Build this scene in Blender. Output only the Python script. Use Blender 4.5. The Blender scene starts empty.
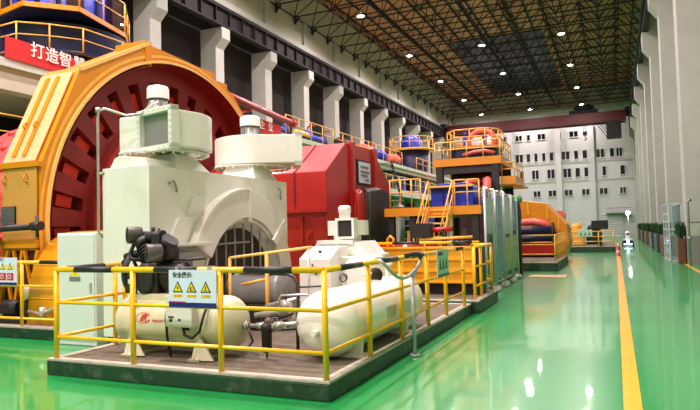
import bpy, math, random
from mathutils import Vector, Matrix
random.seed(7)
C = bpy.context.scene.collection
PI = math.pi

# ------------------------------------------------------------------ materials
def lin(c):
    return tuple(((v/255)/12.92 if v/255 <= .04045 else ((v/255+.055)/1.055)**2.4) for v in c) + (1.0,)

MATS = {}
def mat(name, rgb, rough=.5, metal=0.0, var=.10, scale=6.0, bump=0.0, bscale=40.0, coat=0.0, dirt=None, dscale=2.5, dirt_amt=.35, spec=.5):
    m = bpy.data.materials.new(name); m.use_nodes = True
    nt = m.node_tree; b = nt.nodes['Principled BSDF']
    b.inputs['Roughness'].default_value = rough
    b.inputs['Metallic'].default_value = metal
    b.inputs['Coat Weight'].default_value = coat
    b.inputs['Coat Roughness'].default_value = .12
    b.inputs['Specular IOR Level'].default_value = spec
    tc = nt.nodes.new('ShaderNodeTexCoord')
    nz = nt.nodes.new('ShaderNodeTexNoise'); nz.inputs['Scale'].default_value = scale; nz.inputs['Detail'].default_value = 5
    nt.links.new(tc.outputs['Object'], nz.inputs['Vector'])
    rp = nt.nodes.new('ShaderNodeValToRGB')
    a = lin(rgb)
    rp.color_ramp.elements[0].position = .3; rp.color_ramp.elements[1].position = .7
    rp.color_ramp.elements[0].color = tuple(v*(1-var) for v in a[:3])+(1,)
    rp.color_ramp.elements[1].color = tuple(min(1, v*(1+var*.6)) for v in a[:3])+(1,)
    nt.links.new(nz.outputs['Fac'], rp.inputs['Fac'])
    out = rp.outputs['Color']
    if dirt:
        n2 = nt.nodes.new('ShaderNodeTexNoise'); n2.inputs['Scale'].default_value = dscale; n2.inputs['Detail'].default_value = 8
        n2.inputs['Roughness'].default_value = .65
        nt.links.new(tc.outputs['Object'], n2.inputs['Vector'])
        r2 = nt.nodes.new('ShaderNodeValToRGB'); r2.color_ramp.elements[0].position = .52; r2.color_ramp.elements[1].position = .72
        r2.color_ramp.elements[0].color = (0, 0, 0, 1); r2.color_ramp.elements[1].color = (dirt_amt,)*3+(1,)
        nt.links.new(n2.outputs['Fac'], r2.inputs['Fac'])
        mx = nt.nodes.new('ShaderNodeMixRGB'); mx.inputs['Color2'].default_value = lin(dirt)
        nt.links.new(r2.outputs['Color'], mx.inputs['Fac']); nt.links.new(out, mx.inputs['Color1'])
        out = mx.outputs['Color']
    nt.links.new(out, b.inputs['Base Color'])
    if bump:
        n3 = nt.nodes.new('ShaderNodeTexNoise'); n3.inputs['Scale'].default_value = bscale; n3.inputs['Detail'].default_value = 4
        nt.links.new(tc.outputs['Object'], n3.inputs['Vector'])
        bp = nt.nodes.new('ShaderNodeBump'); bp.inputs['Strength'].default_value = bump; bp.inputs['Distance'].default_value = .02
        nt.links.new(n3.outputs['Fac'], bp.inputs['Height']); nt.links.new(bp.outputs['Normal'], b.inputs['Normal'])
    MATS[name] = m
    return m

def emit(name, rgb, strength):
    m = bpy.data.materials.new(name); m.use_nodes = True
    nt = m.node_tree; b = nt.nodes['Principled BSDF']
    b.inputs['Base Color'].default_value = lin(rgb)
    b.inputs['Emission Color'].default_value = lin(rgb); b.inputs['Emission Strength'].default_value = strength
    MATS[name] = m
    return m

WALLW = mat('white wall paint', (198, 201, 188), .75, var=.05, scale=.6, dirt=(150, 140, 115), dscale=.5, dirt_amt=.25)
WALLU = mat('upper wall paint', (198, 193, 170), .8, var=.06, scale=.5, dirt=(120, 110, 85), dscale=.6, dirt_amt=.35)
WALLD = mat('dark recess wall', (36, 31, 27), .9, var=.25, scale=.4, dirt=(62, 54, 44), dscale=.3, dirt_amt=.5)  # near-black brown wall colour with somewhat paler random patches
ENDW = mat('end wall paint', (200, 203, 199), .75, var=.03, scale=.3)
COLW = mat('column paint', (176, 180, 168), .7, var=.05, scale=.8, dirt=(140, 132, 112), dscale=.9, dirt_amt=.3)
ROOF = mat('roof sheet', (206, 150, 112), .8, var=.22, scale=.35, dirt=(110, 74, 50), dscale=.25, dirt_amt=.5)
SKYL = mat('dark skylight glass', (17, 18, 20), .3, var=.2, scale=.8)
STEELD = mat('dark truss steel', (38, 33, 30), .6, .2, var=.15)
BEAMD = mat('dark runway steel', (28, 23, 20), .7, .1, var=.3, scale=1.0)
CRANE = mat('crane red oxide', (92, 20, 18), .5, var=.12, scale=.8)
GLASSD = mat('dark window glass', (16, 18, 22), .15, var=.2)
GREEN_S = mat('dark green kerb paint', (24, 58, 34), .45, var=.3, scale=3, dirt=(120, 125, 105), dscale=6, dirt_amt=.4)
CONC = mat('plinth concrete', (104, 95, 76), .85, var=.2, scale=5, bump=.3, dirt=(82, 62, 46), dscale=1.6, dirt_amt=.75)
KERB = mat('kerb cement edge', (176, 170, 152), .8, var=.15, scale=8, dirt=(110, 100, 80), dscale=7, dirt_amt=.6)
YEL = mat('yellow rail paint', (255, 188, 4), .35, var=.06, scale=4, coat=.3)
YELD = mat('ochre rail paint', (234, 178, 70), .45, var=.1, scale=3)
BLK = mat('black rail paint', (26, 26, 28), .45, var=.2)
LINE = mat('yellow floor paint', (244, 176, 10), .3, var=.1, scale=3, coat=.4, dirt=(170, 130, 40), dscale=4, dirt_amt=.4)
GOLD = mat('gold machine paint', (214, 136, 4), .38, var=.06, scale=1.2, coat=.25, dirt=(170, 100, 15), dscale=1.0, dirt_amt=.3)
GOLDL = mat('peach upper cover', (236, 178, 124), .45, var=.05, scale=1.2, dirt=(200, 140, 70), dscale=1.5, dirt_amt=.3)  # upper ring cover in peach, paler and pinker than the lower cover
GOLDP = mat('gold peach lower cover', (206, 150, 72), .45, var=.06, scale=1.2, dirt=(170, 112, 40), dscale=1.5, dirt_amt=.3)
CREAM = mat('cream rim paint', (236, 196, 110), .45, var=.05)
ORNG = mat('orange guard paint', (230, 164, 20), .36, var=.06, scale=1.0, coat=.3, dirt=(190, 105, 15), dscale=1.2, dirt_amt=.35)
RED = mat('machine red paint', (172, 28, 20), .4, var=.1, scale=1.3, coat=.2, dirt=(130, 20, 16), dscale=1.0, dirt_amt=.4)
REDP = mat('rotor red primer', (128, 32, 28), .5, var=.15, scale=1.2, dirt=(80, 22, 18), dscale=1.2, dirt_amt=.5)
REDD = mat('slot dark red', (52, 14, 12), .7, var=.2)
REDB = mat('pole red enamel', (214, 58, 34), .45, var=.1)
SHELLR = mat('mill shell red', (214, 62, 56), .5, var=.12, dirt=(150, 30, 26), dscale=2, dirt_amt=.4)
WHT = mat('machine white enamel', (226, 227, 216), .4, var=.03, scale=2, coat=.2, dirt=(186, 180, 156), dscale=1.3, dirt_amt=.35)
WHT2 = mat('tank white enamel', (232, 230, 216), .3, var=.03, scale=3, coat=.35)
CABW = mat('cabinet pale grey', (216, 219, 214), .45, var=.03, scale=2)
BEIGE = mat('compressor beige', (206, 202, 166), .38, var=.05, scale=3, coat=.25, dirt=(150, 142, 105), dscale=2.2, dirt_amt=.3)
IRON = mat('cast iron dark', (48, 46, 44), .5, .35, var=.3, scale=12, bump=.2)
FILT = mat('filter grey metal', (96, 94, 88), .4, .5, var=.2, scale=20)
GRYM = mat('grey motor paint', (146, 146, 144), .4, .3, var=.15)
GRILLE = mat('grille grey', (150, 150, 140), .45, .3, var=.1)
MESHG = mat('fan mesh grey', (140, 142, 134), .6, .4, var=.2, scale=60)
PIPES = mat('galvanised pipe', (196, 192, 182), .3, .6, var=.15, scale=10)
PIPEB = mat('dark pipe', (52, 46, 44), .45, .4, var=.2)
STEEL = mat('polished steel', (190, 192, 192), .3, .55, var=.08)
ALU = mat('aluminium post', (206, 210, 212), .35, .3, var=.08)
TARP = mat('olive tarpaulin', (46, 46, 36), .55, var=.25, scale=3, bump=.3, bscale=8)
BLUE = mat('machine blue', (24, 48, 176), .4, var=.2, scale=2)
BLUED = mat('navy machine', (10, 14, 62), .45, var=.35, scale=2)
BANNER = mat('banner red cloth', (206, 30, 26), .7, var=.08, scale=2)
TXTW = mat('banner white lettering', (236, 232, 222), .7, var=.02)
SIGNW = mat('sign pale face', (212, 220, 240), .4, var=.02)
SIGNN = mat('sign navy band', (28, 32, 110), .4, var=.04)
SIGNR = mat('sign red band', (206, 40, 46), .4, var=.04)
SIGNY = mat('sign yellow', (244, 212, 20), .4, var=.03)
SIGNK = mat('sign black ink', (22, 22, 24), .5, var=.05)
SIGNT = mat('sign teal face', (170, 206, 190), .4, var=.05)
SIGNG = mat('sign green ink', (30, 110, 66), .5, var=.05)
SIGNGR = mat('sign grey ink', (120, 120, 118), .5, var=.05)
PINK = mat('coral pipe paint', (222, 96, 82), .4, var=.08)
WOOD = mat('planter brown wood', (96, 58, 30), .5, var=.2, scale=5)
PLANTB = mat('planter dark green', (44, 62, 54), .4, var=.15)
LEAF = mat('plant leaf green', (36, 66, 34), .5, var=.4, scale=8)
SOIL = mat('planter soil', (50, 38, 28), .9, var=.3)
RUBBER = mat('black rubber', (24, 24, 24), .6, var=.2)
SCREENB = mat('switched off screen', (20, 24, 26), .15, var=.1)
ROBW = mat('robot white shell', (232, 236, 240), .3, var=.02, coat=.4)
ROBGL = emit('robot lamp glow', (190, 220, 255), 6.0)
LAMP = emit('high bay lamp glow', (255, 250, 238), 60.0)
WLAMP = emit('work lamp glow', (244, 248, 255), 12.0)
BLUEL = emit('blue light bar glow', (60, 80, 255), 1.0)
TIMB = mat('pale plywood', (196, 164, 112), .7, var=.15)
POSTB = mat('blue poster print', (96, 150, 190), .25, var=.5, scale=3, dirt=(190, 210, 215), dscale=2.4, dirt_amt=.8)
POSTG = mat('green poster print', (150, 178, 136), .25, var=.5, scale=4, dirt=(200, 205, 190), dscale=3, dirt_amt=.8)
POSTW = mat('pale poster print', (176, 204, 206), .2, var=.4, scale=2, dirt=(70, 96, 100), dscale=2, dirt_amt=.7)
GWINDOW = mat('green tinted window', (92, 108, 82), .2, var=.25, scale=.8)
DADO = mat('grey dado paint', (128, 130, 124), .7, var=.1)
HIVIS = mat('helmet lime green', (84, 140, 88), .4, var=.1)

def glass_material():
    m = bpy.data.materials.new('clear panel glass'); m.use_nodes = True
    nt = m.node_tree; out = nt.nodes['Material Output']; b = nt.nodes['Principled BSDF']
    b.inputs['Base Color'].default_value = lin((190, 214, 216)); b.inputs['Roughness'].default_value = .05
    tr = nt.nodes.new('ShaderNodeBsdfTransparent'); tr.inputs['Color'].default_value = (.86, .93, .93, 1)
    mx = nt.nodes.new('ShaderNodeMixShader'); mx.inputs['Fac'].default_value = .18
    nt.links.new(tr.outputs['BSDF'], mx.inputs[1]); nt.links.new(b.outputs['BSDF'], mx.inputs[2]); nt.links.new(mx.outputs['Shader'], out.inputs['Surface'])
    return m
CLEAR = glass_material()
def floor_material():
    m = bpy.data.materials.new('green epoxy floor'); m.use_nodes = True
    nt = m.node_tree; b = nt.nodes['Principled BSDF']; N = nt.nodes.new; L = nt.links.new
    tc = N('ShaderNodeTexCoord')
    n1 = N('ShaderNodeTexNoise'); n1.inputs['Scale'].default_value = .35; n1.inputs['Detail'].default_value = 6
    L(tc.outputs['Object'], n1.inputs['Vector'])
    r1 = N('ShaderNodeValToRGB'); r1.color_ramp.elements[0].position = .35; r1.color_ramp.elements[1].position = .68
    r1.color_ramp.elements[0].color = lin((12, 136, 58)); r1.color_ramp.elements[1].color = lin((24, 154, 72))
    L(n1.outputs['Fac'], r1.inputs['Fac'])
    # worn streaks along the aisle
    mp = N('ShaderNodeMapping'); mp.inputs['Scale'].default_value = (2.2, .12, 1)
    L(tc.outputs['Object'], mp.inputs['Vector'])
    n2 = N('ShaderNodeTexNoise'); n2.inputs['Scale'].default_value = 1.0; n2.inputs['Detail'].default_value = 7
    L(mp.outputs['Vector'], n2.inputs['Vector'])
    r2 = N('ShaderNodeValToRGB'); r2.color_ramp.elements[0].position = .5; r2.color_ramp.elements[1].position = .8
    r2.color_ramp.elements[0].color = (0, 0, 0, 1); r2.color_ramp.elements[1].color = (.45, .45, .45, 1)
    L(n2.outputs['Fac'], r2.inputs['Fac'])
    mx = N('ShaderNodeMixRGB'); mx.inputs['Color2'].default_value = lin((56, 138, 80))
    L(r2.outputs['Color'], mx.inputs['Fac']); L(r1.outputs['Color'], mx.inputs['Color1'])
    # joint grid of the slab bays
    br = N('ShaderNodeTexBrick'); br.offset = 0; br.inputs['Scale'].default_value = 1.0
    br.inputs['Brick Width'].default_value = 3.0; br.inputs['Row Height'].default_value = 3.0
    br.inputs['Mortar Size'].default_value = .012; br.inputs['Mortar Smooth'].default_value = .1
    br.inputs['Color1'].default_value = (1, 1, 1, 1); br.inputs['Color2'].default_value = (1, 1, 1, 1); br.inputs['Mortar'].default_value = (.72, .72, .72, 1)
    L(tc.outputs['Object'], br.inputs['Vector'])
    mu = N('ShaderNodeMixRGB'); mu.blend_type = 'MULTIPLY'; mu.inputs['Fac'].default_value = 1
    L(mx.outputs['Color'], mu.inputs['Color1']); L(br.outputs['Color'], mu.inputs['Color2'])
    L(mu.outputs['Color'], b.inputs['Base Color'])
    b.inputs['Roughness'].default_value = .3
    b.inputs['Coat Weight'].default_value = .6; b.inputs['Coat Roughness'].default_value = .035; b.inputs['Coat IOR'].default_value = 1.5
    n3 = N('ShaderNodeTexNoise'); n3.inputs['Scale'].default_value = 2.4; n3.inputs['Detail'].default_value = 3
    L(tc.outputs['Object'], n3.inputs['Vector'])
    bp = N('ShaderNodeBump'); bp.inputs['Strength'].default_value = .14; bp.inputs['Distance'].default_value = .02
    L(n3.outputs['Fac'], bp.inputs['Height']); L(bp.outputs['Normal'], b.inputs['Normal']); L(bp.outputs['Normal'], b.inputs['Coat Normal'])
    return m
FLOORM = floor_material()

# ------------------------------------------------------------------ mesh builder
class MB:
    def __init__(s): s.v = []; s.f = []; s.sm = []
    def add(s, vs, fs, smooth=False):
        n = len(s.v); s.v += [tuple(v) for v in vs]; s.f += [tuple(i+n for i in f) for f in fs]; s.sm += [smooth]*len(fs); return s
    def box(s, x0, x1, y0, y1, z0, z1):
        v = [(x, y, z) for z in (z0, z1) for y in (y0, y1) for x in (x0, x1)]
        return s.add(v, [(0, 2, 3, 1), (4, 5, 7, 6), (0, 1, 5, 4), (2, 6, 7, 3), (0, 4, 6, 2), (1, 3, 7, 5)])
    def cbox(s, c, sx, sy, sz, rz=0.0):
        M = Matrix.Rotation(rz, 3, 'Z'); c = Vector(c)
        v = [c + M @ Vector((x*sx/2, y*sy/2, z*sz/2)) for z in (-1, 1) for y in (-1, 1) for x in (-1, 1)]
        return s.add(v, [(0, 2, 3, 1), (4, 5, 7, 6), (0, 1, 5, 4), (2, 6, 7, 3), (0, 4, 6, 2), (1, 3, 7, 5)])
    def bar(s, p, q, r, n=8, r2=None, caps=True):
        p, q = Vector(p), Vector(q); d = q-p
        if d.length < 1e-6: return s
        d.normalize(); a = d.orthogonal().normalized(); b = d.cross(a); r2 = r if r2 is None else r2
        v = [p + (a*math.cos(2*PI*i/n)+b*math.sin(2*PI*i/n))*r for i in range(n)] + [q + (a*math.cos(2*PI*i/n)+b*math.sin(2*PI*i/n))*r2 for i in range(n)]
        s.add(v, [(i, (i+1) % n, n+(i+1) % n, n+i) for i in range(n)], n > 5)
        if caps:
            k = len(s.v)-2*n; s.f += [tuple(k+i for i in reversed(range(n))), tuple(k+n+i for i in range(n))]; s.sm += [False, False]
        return s
    def rbar(s, p, q, w, h):
        p, q = Vector(p), Vector(q); d = (q-p).normalized()
        up = Vector((0, 0, 1)) if abs(d.z) < .95 else Vector((0, 1, 0))
        a = d.cross(up).normalized()*w/2; b = a.cross(d).normalized()*h/2
        v = [p-a-b, p+a-b, p+a+b, p-a+b, q-a-b, q+a-b, q+a+b, q-a+b]
        return s.add(v, [(3, 2, 1, 0), (4, 5, 6, 7), (0, 1, 5, 4), (1, 2, 6, 5), (2, 3, 7, 6), (3, 0, 4, 7)])
    def tube(s, pts, r, n=8):
        pts = [Vector(p) for p in pts]; rings = []; a = None
        for i, p in enumerate(pts):
            d = (pts[min(i+1, len(pts)-1)]-pts[max(i-1, 0)]).normalized()
            a = d.orthogonal().normalized() if a is None else (a-d*a.dot(d)).normalized()
            b = d.cross(a); rings.append([p+(a*math.cos(2*PI*k/n)+b*math.sin(2*PI*k/n))*r for k in range(n)])
        v = [x for g in rings for x in g]; f = []
        for i in range(len(pts)-1):
            f += [(i*n+k, i*n+(k+1) % n, (i+1)*n+(k+1) % n, (i+1)*n+k) for k in range(n)]
        s.add(v, f, True); k = len(s.v)-len(v)
        s.f += [tuple(k+i for i in reversed(range(n))), tuple(k+len(v)-n+i for i in range(n))]; s.sm += [False, False]
        return s
    def lathe(s, prof, o, ax, n=24, a0=0.0, a1=2*PI, smooth=True):
        """prof: (distance along axis, radius)"""
        o, ax = Vector(o), Vector(ax).normalized()
        up = Vector((0, 0, 1)) if abs(ax.z) < .9 else Vector((1, 0, 0))
        a = (up-ax*up.dot(ax)).normalized(); b = ax.cross(a)
        full = abs(a1-a0-2*PI) < 1e-6; m = n if full else n+1
        v = [o+ax*t+(a*math.cos(a0+(a1-a0)*i/n)+b*math.sin(a0+(a1-a0)*i/n))*r for t, r in prof for i in range(m)]
        f = []
        for j in range(len(prof)-1):
            for i in range(n):
                i2 = (i+1) % m if full else i+1
                f.append((j*m+i, j*m+i2, (j+1)*m+i2, (j+1)*m+i))
        return s.add(v, f, smooth)
    def prism(s, poly, vec):
        poly = [Vector(p) for p in poly]; vec = Vector(vec); n = len(poly)
        return s.add(poly+[p+vec for p in poly], [tuple(reversed(range(n))), tuple(range(n, 2*n))]+[(i, (i+1) % n, n+(i+1) % n, n+i) for i in range(n)])
    def squash(s, y1, y0, k):
        s.v = [(x, y1+(y-y0)*k, z) for x, y, z in s.v]; return s
    def sphere(s, c, r, n=12, m=8, sz=1.0):
        c = Vector(c)
        prof = [(-math.cos(PI*j/m)*r*sz, max(1e-4, math.sin(PI*j/m)*r)) for j in range(m+1)]
        return s.lathe(prof, c, (0, 0, 1), n)
    def clusters(s):
        par = list(range(len(s.v)))
        def find(i):
            while par[i] != i: par[i] = par[par[i]]; i = par[i]
            return i
        for f in s.f:
            for i in f[1:]:
                a, b = find(f[0]), find(i)
                if a != b: par[b] = a
        isl = {}
        for i in range(len(s.v)): isl.setdefault(find(i), []).append(i)
        if len(isl) < 2 or len(isl) > 60: return None
        info = []
        for r, idx in isl.items():
            lo = [min(s.v[i][k] for i in idx) for k in range(3)]; hi = [max(s.v[i][k] for i in idx) for k in range(3)]
            info.append((r, lo, hi, max(hi[k]-lo[k] for k in range(3))))
        cl = list(range(len(info)))
        def fc(i):
            while cl[i] != i: i = cl[i]
            return i
        for i in range(len(info)):
            for j in range(i+1, len(info)):
                a, b = info[i], info[j]
                gap = math.sqrt(sum(max(0, a[1][k]-b[2][k], b[1][k]-a[2][k])**2 for k in range(3)))
                if gap <= max(.02, .5*max(a[3], b[3])):
                    x, y = fc(i), fc(j)
                    if x != y: cl[y] = x
        groups = {}
        for i, t in enumerate(info): groups.setdefault(fc(i), set()).add(t[0])
        if len(groups) < 2 or len(groups) > 16: return None
        out = []
        for g in groups.values():
            m = MB(); mp = {}
            for i, v in enumerate(s.v):
                if find(i) in g: mp[i] = len(m.v); m.v.append(v)
            for f, sm in zip(s.f, s.sm):
                if f[0] in mp: m.f.append(tuple(mp[i] for i in f)); m.sm.append(sm)
            out.append(m)
        return out
    def build(s, name, material, parent=None, bevel=0.0, loc=None, segs=2):
        if parent is not None and not any(w in name for w in ('bolt', 'groove', 'foliage', 'slat', 'mark', 'wire', 'ring_seam', 'walkway_rail', 'window_frame')):
            parts = s.clusters()
            if parts:
                return [p.build(name, material, parent, bevel, loc, segs) for p in parts][0]
        me = bpy.data.meshes.new(name)
        off = Vector(loc) if loc is not None else (ROOT[parent.name] if parent is not None else Vector((0, 0, 0)))
        me.from_pydata([tuple(Vector(v)-off) for v in s.v], [], s.f)
        me.polygons.foreach_set('use_smooth', s.sm)
        me.materials.append(material); me.update()
        import bmesh
        bm = bmesh.new(); bm.from_mesh(me); bmesh.ops.recalc_face_normals(bm, faces=bm.faces); bm.to_mesh(me); bm.free()
        o = bpy.data.objects.new(name, me); C.objects.link(o)
        if parent is not None:
            o.parent = parent
        else:
            o.location = off
        ROOT[o.name] = off
        if bevel:
            b = o.modifiers.new('edge', 'BEVEL'); b.width = bevel; b.segments = segs; b.limit_method = 'ANGLE'; b.angle_limit = math.radians(40)
        return o

ROOT = {}
def thing(name, label, cat, loc=(0, 0, 0), group=None):
    o = bpy.data.objects.new(name, None); C.objects.link(o); o.location = loc; o.empty_display_size = .2
    o['label'] = label; o['category'] = cat
    if group: o['group'] = group
    ROOT[o.name] = Vector(loc)
    return o
def tag(o, label, cat, group=None, kind=None):
    if label: o['label'] = label
    if cat: o['category'] = cat
    if group: o['group'] = group
    if kind: o['kind'] = kind
    return o
def struct(name, mb, m, bevel=0.0, label=None):
    o = mb.build(name, m, None, bevel); o['kind'] = 'structure'
    if label: o['label'] = label
    return o
def copy_tree(o, loc=None, label=None, parent=None):
    c = o.copy(); C.objects.link(c)
    ROOT[c.name] = Vector(loc) if loc is not None else ROOT.get(o.name, Vector((0, 0, 0)))
    if loc is not None: c.location = loc
    if label: c['label'] = label
    if parent is not None: c.parent = parent
    for ch in list(o.children): copy_tree(ch, None, None, c)
    return c
def text(name, s, size, origin, xdir, ydir, material, parent, depth=.002, align='CENTER', shear=0.0, bold=0.0):
    cu = bpy.data.curves.new(name, 'FONT'); cu.body = s; cu.size = size; cu.align_x = align; cu.align_y = 'CENTER'; cu.extrude = depth; cu.shear = shear; cu.offset = bold
    t = bpy.data.objects.new(name, cu); C.objects.link(t)
    bpy.context.view_layer.update()
    me = bpy.data.meshes.new_from_object(t.evaluated_get(bpy.context.evaluated_depsgraph_get()))
    bpy.data.objects.remove(t)
    x, y = Vector(xdir).normalized(), Vector(ydir).normalized(); z = x.cross(y)
    off = ROOT[parent.name] if parent is not None else Vector((0, 0, 0))
    for v in me.vertices:
        v.co = Vector(origin)-off + x*v.co.x + y*v.co.y + z*v.co.z
    me.name = name; me.materials.clear(); me.materials.append(material)
    o = bpy.data.objects.new(name, me); C.objects.link(o)
    if parent is not None: o.parent = parent
    ROOT[o.name] = off
    return o

def lerp(a, b, t): return tuple(a[i]+(b[i]-a[i])*t for i in range(3))
def railing(name, label, posts, z0, levels, r_post=.03, r_top=.032, r_mid=.021, bands=(), cat='railing', m=None, group=None, run=None, posts_down=0.0, n=10, close=False):
    """posts: (x, y) on a polyline; levels: heights of the rails above z0, highest first; bands: (from, to) distances painted black."""
    m = m or YEL
    t = thing(name, label, cat, (posts[0][0], posts[0][1], z0), group)
    for x, y in posts:
        MB().bar((x, y, z0-posts_down), (x, y, z0+levels[0]), r_post, n).build('post', m, t)
    path = list(run or posts)
    if close: path = path+[path[0]]
    for k, h in enumerate(levels):
        b = MB()
        for p, q in zip(path, path[1:]):
            b.bar((p[0], p[1], z0+h), (q[0], q[1], z0+h), r_top if k == 0 else r_mid, n)
        tr = b.build('top_rail' if k == 0 else 'middle_rail' if k == 1 else 'lower_rail', m, t)
        if k == 0:
            P0, P1 = path[0], path[-1]; D = math.dist(P0, P1)
            for a, c in bands:
                p, q = lerp((*P0, 0), (*P1, 0), a/D), lerp((*P0, 0), (*P1, 0), c/D)
                MB().bar((p[0], p[1], z0+h), (q[0], q[1], z0+h), r_top+.003, n).build('black_band', BLK, tr)
    return t
EXPOSURE = 0.6
# ------------------------------------------------------------------ the hall
XL, XR, YE, YN = -23.0, 2.65, 95.0, -22.0
ZT, ZR = 19.0, 22.0
struct('floor', MB().box(-26, 5, YN, YE+1, -.3, 0), FLOORM)
def pit(): pass
struct('floor_line', MB().box(0.0, .16, -6, 60, 0, .004), LINE, label='yellow aisle line')
struct('floor_line', MB().box(2.50, 2.62, -6, 94, 0, .004), LINE)

# left side: recessed dark wall, columns with corbels, runway beam, upper wall
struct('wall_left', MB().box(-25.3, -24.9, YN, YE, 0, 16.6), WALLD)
for k in range(-7, 12):
    y = 26.3+6*k
    b = MB().prism([(-24.2, y-.45, 0), (-23.0, y-.45, 0), (-23.0, y-.45, 13.7), (-22.5, y-.45, 14.25), (-22.5, y-.45, 14.97), (-24.2, y-.45, 14.97)], (0, .9, 0))
    struct('column', b, COLW, .03)
for k in range(-4, 6):
    y = 20.3+12*k
    b = MB().box(-22.9, -22.45, y, y+11.96, 15.0, 15.12).box(-22.72, -22.64, y, y+11.96, 15.1, 16.15).box(-22.95, -22.4, y, y+11.96, 16.1, 16.24)
    for i in range(8): b.box(-22.9, -22.45, y+.4+1.5*i, y+.46+1.5*i, 15.1, 16.1)
    b.box(-22.6, -22.5, y, y+11.96, 16.24, 16.38)
    struct('runway_beam', b, BEAMD)
b = MB().box(-24.9, -23.15, YN, YE, 16.4, ZR)
struct('wall_left_upper', b, WALLU)
struct('trim_ledge_left', MB().box(-23.15, -22.92, YN, YE, 16.35, 17.05), WALLW)
for k in range(-7, 12):
    y = 26.3+6*k
    struct('trim_pier', MB().box(-23.15, -22.95, y-.35, y+.35, 17.05, 19.0), COLW)

# right side: columns, wall, runway beam
RC = [29.4+9.1*k for k in range(-5, 8)]
for y in RC:
    b = MB().prism([(4.2, y-1.2, 0), (2.65, y-1.2, 0), (2.65, y-1.2, 13.3), (2.2, y-1.2, 13.9), (2.2, y-1.2, 14.97), (2.65, y-1.2, 14.97), (2.65, y-1.2, ZR), (4.2, y-1.2, ZR)], (0, 1.2, 0))
    struct('column', b, COLW, .03)
struct('wall_right', MB().box(3.9, 4.2, YN, YE, 4.4, ZR).box(3.9, 4.2, YN, YE, 0, 1.1), WALLW)
struct('baseboard_right', MB().box(3.84, 3.9, YN, YE, 0, 1.12), DADO)
for i, y in enumerate(RC[:-1]):
    b = MB().box(4.0, 4.04, y, y+7.9, 1.1, 4.4)
    w = struct('window_%d' % (i+1), b, GWINDOW)
    f = MB().box(3.9, 4.06, y, y+7.9, 1.1, 1.2).box(3.9, 4.06, y, y+7.9, 4.3, 4.4)
    for j in range(6): f.box(3.94, 4.05, y+j*1.57, y+j*1.57+.07, 1.2, 4.3)
    f.build('window_frame', ALU, w)
for k in range(-4, 6):
    y = 20.0+12*k
    b = MB().box(2.22, 2.62, y, y+11.96, 15.0, 15.12).box(2.38, 2.45, y, y+11.96, 15.1, 16.15).box(2.2, 2.62, y, y+11.96, 16.1, 16.24)
    for i in range(8): b.box(2.22, 2.6, y+.4+1.5*i, y+.46+1.5*i, 15.1, 16.1)
    struct('runway_beam', b, BEAMD)

# end wall with its columns and windows
struct('wall_end', MB().box(-25, 5, YE, YE+.5, 0, ZR), ENDW)
for x, w in ((-14.35, .7), (-7.4, .8), (-2.8, .75)):
    struct('column', MB().box(x-w/2, x+w/2, YE-.7, YE, 0, 16.2), ENDW)
struct('trim_beam_end', MB().box(-23, 3, YE-.5, YE, 18.6, 19.4), WALLW)
def px2x(px): return -14.36+(px-511.0)*(-2.83+14.36)/(592.3-511.0)
rows = {  # bottom height, top height, left and right edges of each window along the photographed wall
    'a': (14.7, 15.5, [(504, 510), (517.5, 523.5), (529, 532), (540, 547.5), (560, 563.5), (572, 580)]),
    'b': (11.4, 12.6, [(516.5, 524), (528, 531.5), (536, 539), (544, 547), (551.5, 555), (563.5, 571), (576, 579.5), (584, 588), (597, 604.5), (610, 613.5), (616, 621)]),
    'c': (8.75, 10.05, [(521, 524), (533, 539.5), (548.5, 555.5), (564.5, 572), (576.5, 580.5), (585, 588.5), (602.3, 605.3), (619, 623)]),
    'd': (6.05, 6.9, [(534, 540.5), (549, 556.5), (565, 572.5), (582, 589), (599, 606), (618, 623)]),
}
n = 20
for z0, z1, ws in rows.values():
    for a, c in ws:
        x0, x1 = px2x(a), px2x(c); n += 1
        w = struct('window_%d' % n, MB().box(x0, x1, YE-.06, YE-.02, z0, z1), GLASSD)
        f = MB().box(x0-.06, x0, YE-.12, YE, z0-.06, z1+.06).box(x1, x1+.06, YE-.12, YE, z0-.06, z1+.06).box(x0-.06, x1+.06, YE-.12, YE, z1, z1+.06).box(x0-.12, x1+.12, YE-.16, YE, z0-.12, z0)
        if x1-x0 > .7: f.box((x0+x1)/2-.05, (x0+x1)/2+.05, YE-.1, YE, z0, z1)
        f.build('window_frame', ENDW, w)
for z in (10.9, 8.2): struct('trim_band', MB().box(-23, 3, YE-.1, YE, z, z+.12), WALLW)
# low annex in the right-hand corner with its roller door
d = struct('door_1', MB().box(-1.9, 1.0, YE-.25, YE, 0, 3.2), CABW)
g = MB()
for i in range(9): g.box(-1.9, 1.0, YE-.3, YE-.24, .3+.33*i, .36+.33*i)
g.build('door_slats', GRYM, d)
struct('trim_railing_end', MB().box(-1.2, 2.0, YE-1.2, YE-1.1, 3.9, 4.0).box(-1.2, 2.0, YE-1.2, YE-1.1, 3.2, 3.3).box(-1.2, 2.0, YE-1.2, YE, 3.15, 3.25), GRYM)
struct('wall_rear', MB().box(-25, 5, YN-.4, YN, 0, ZR), WALLW)

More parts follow.
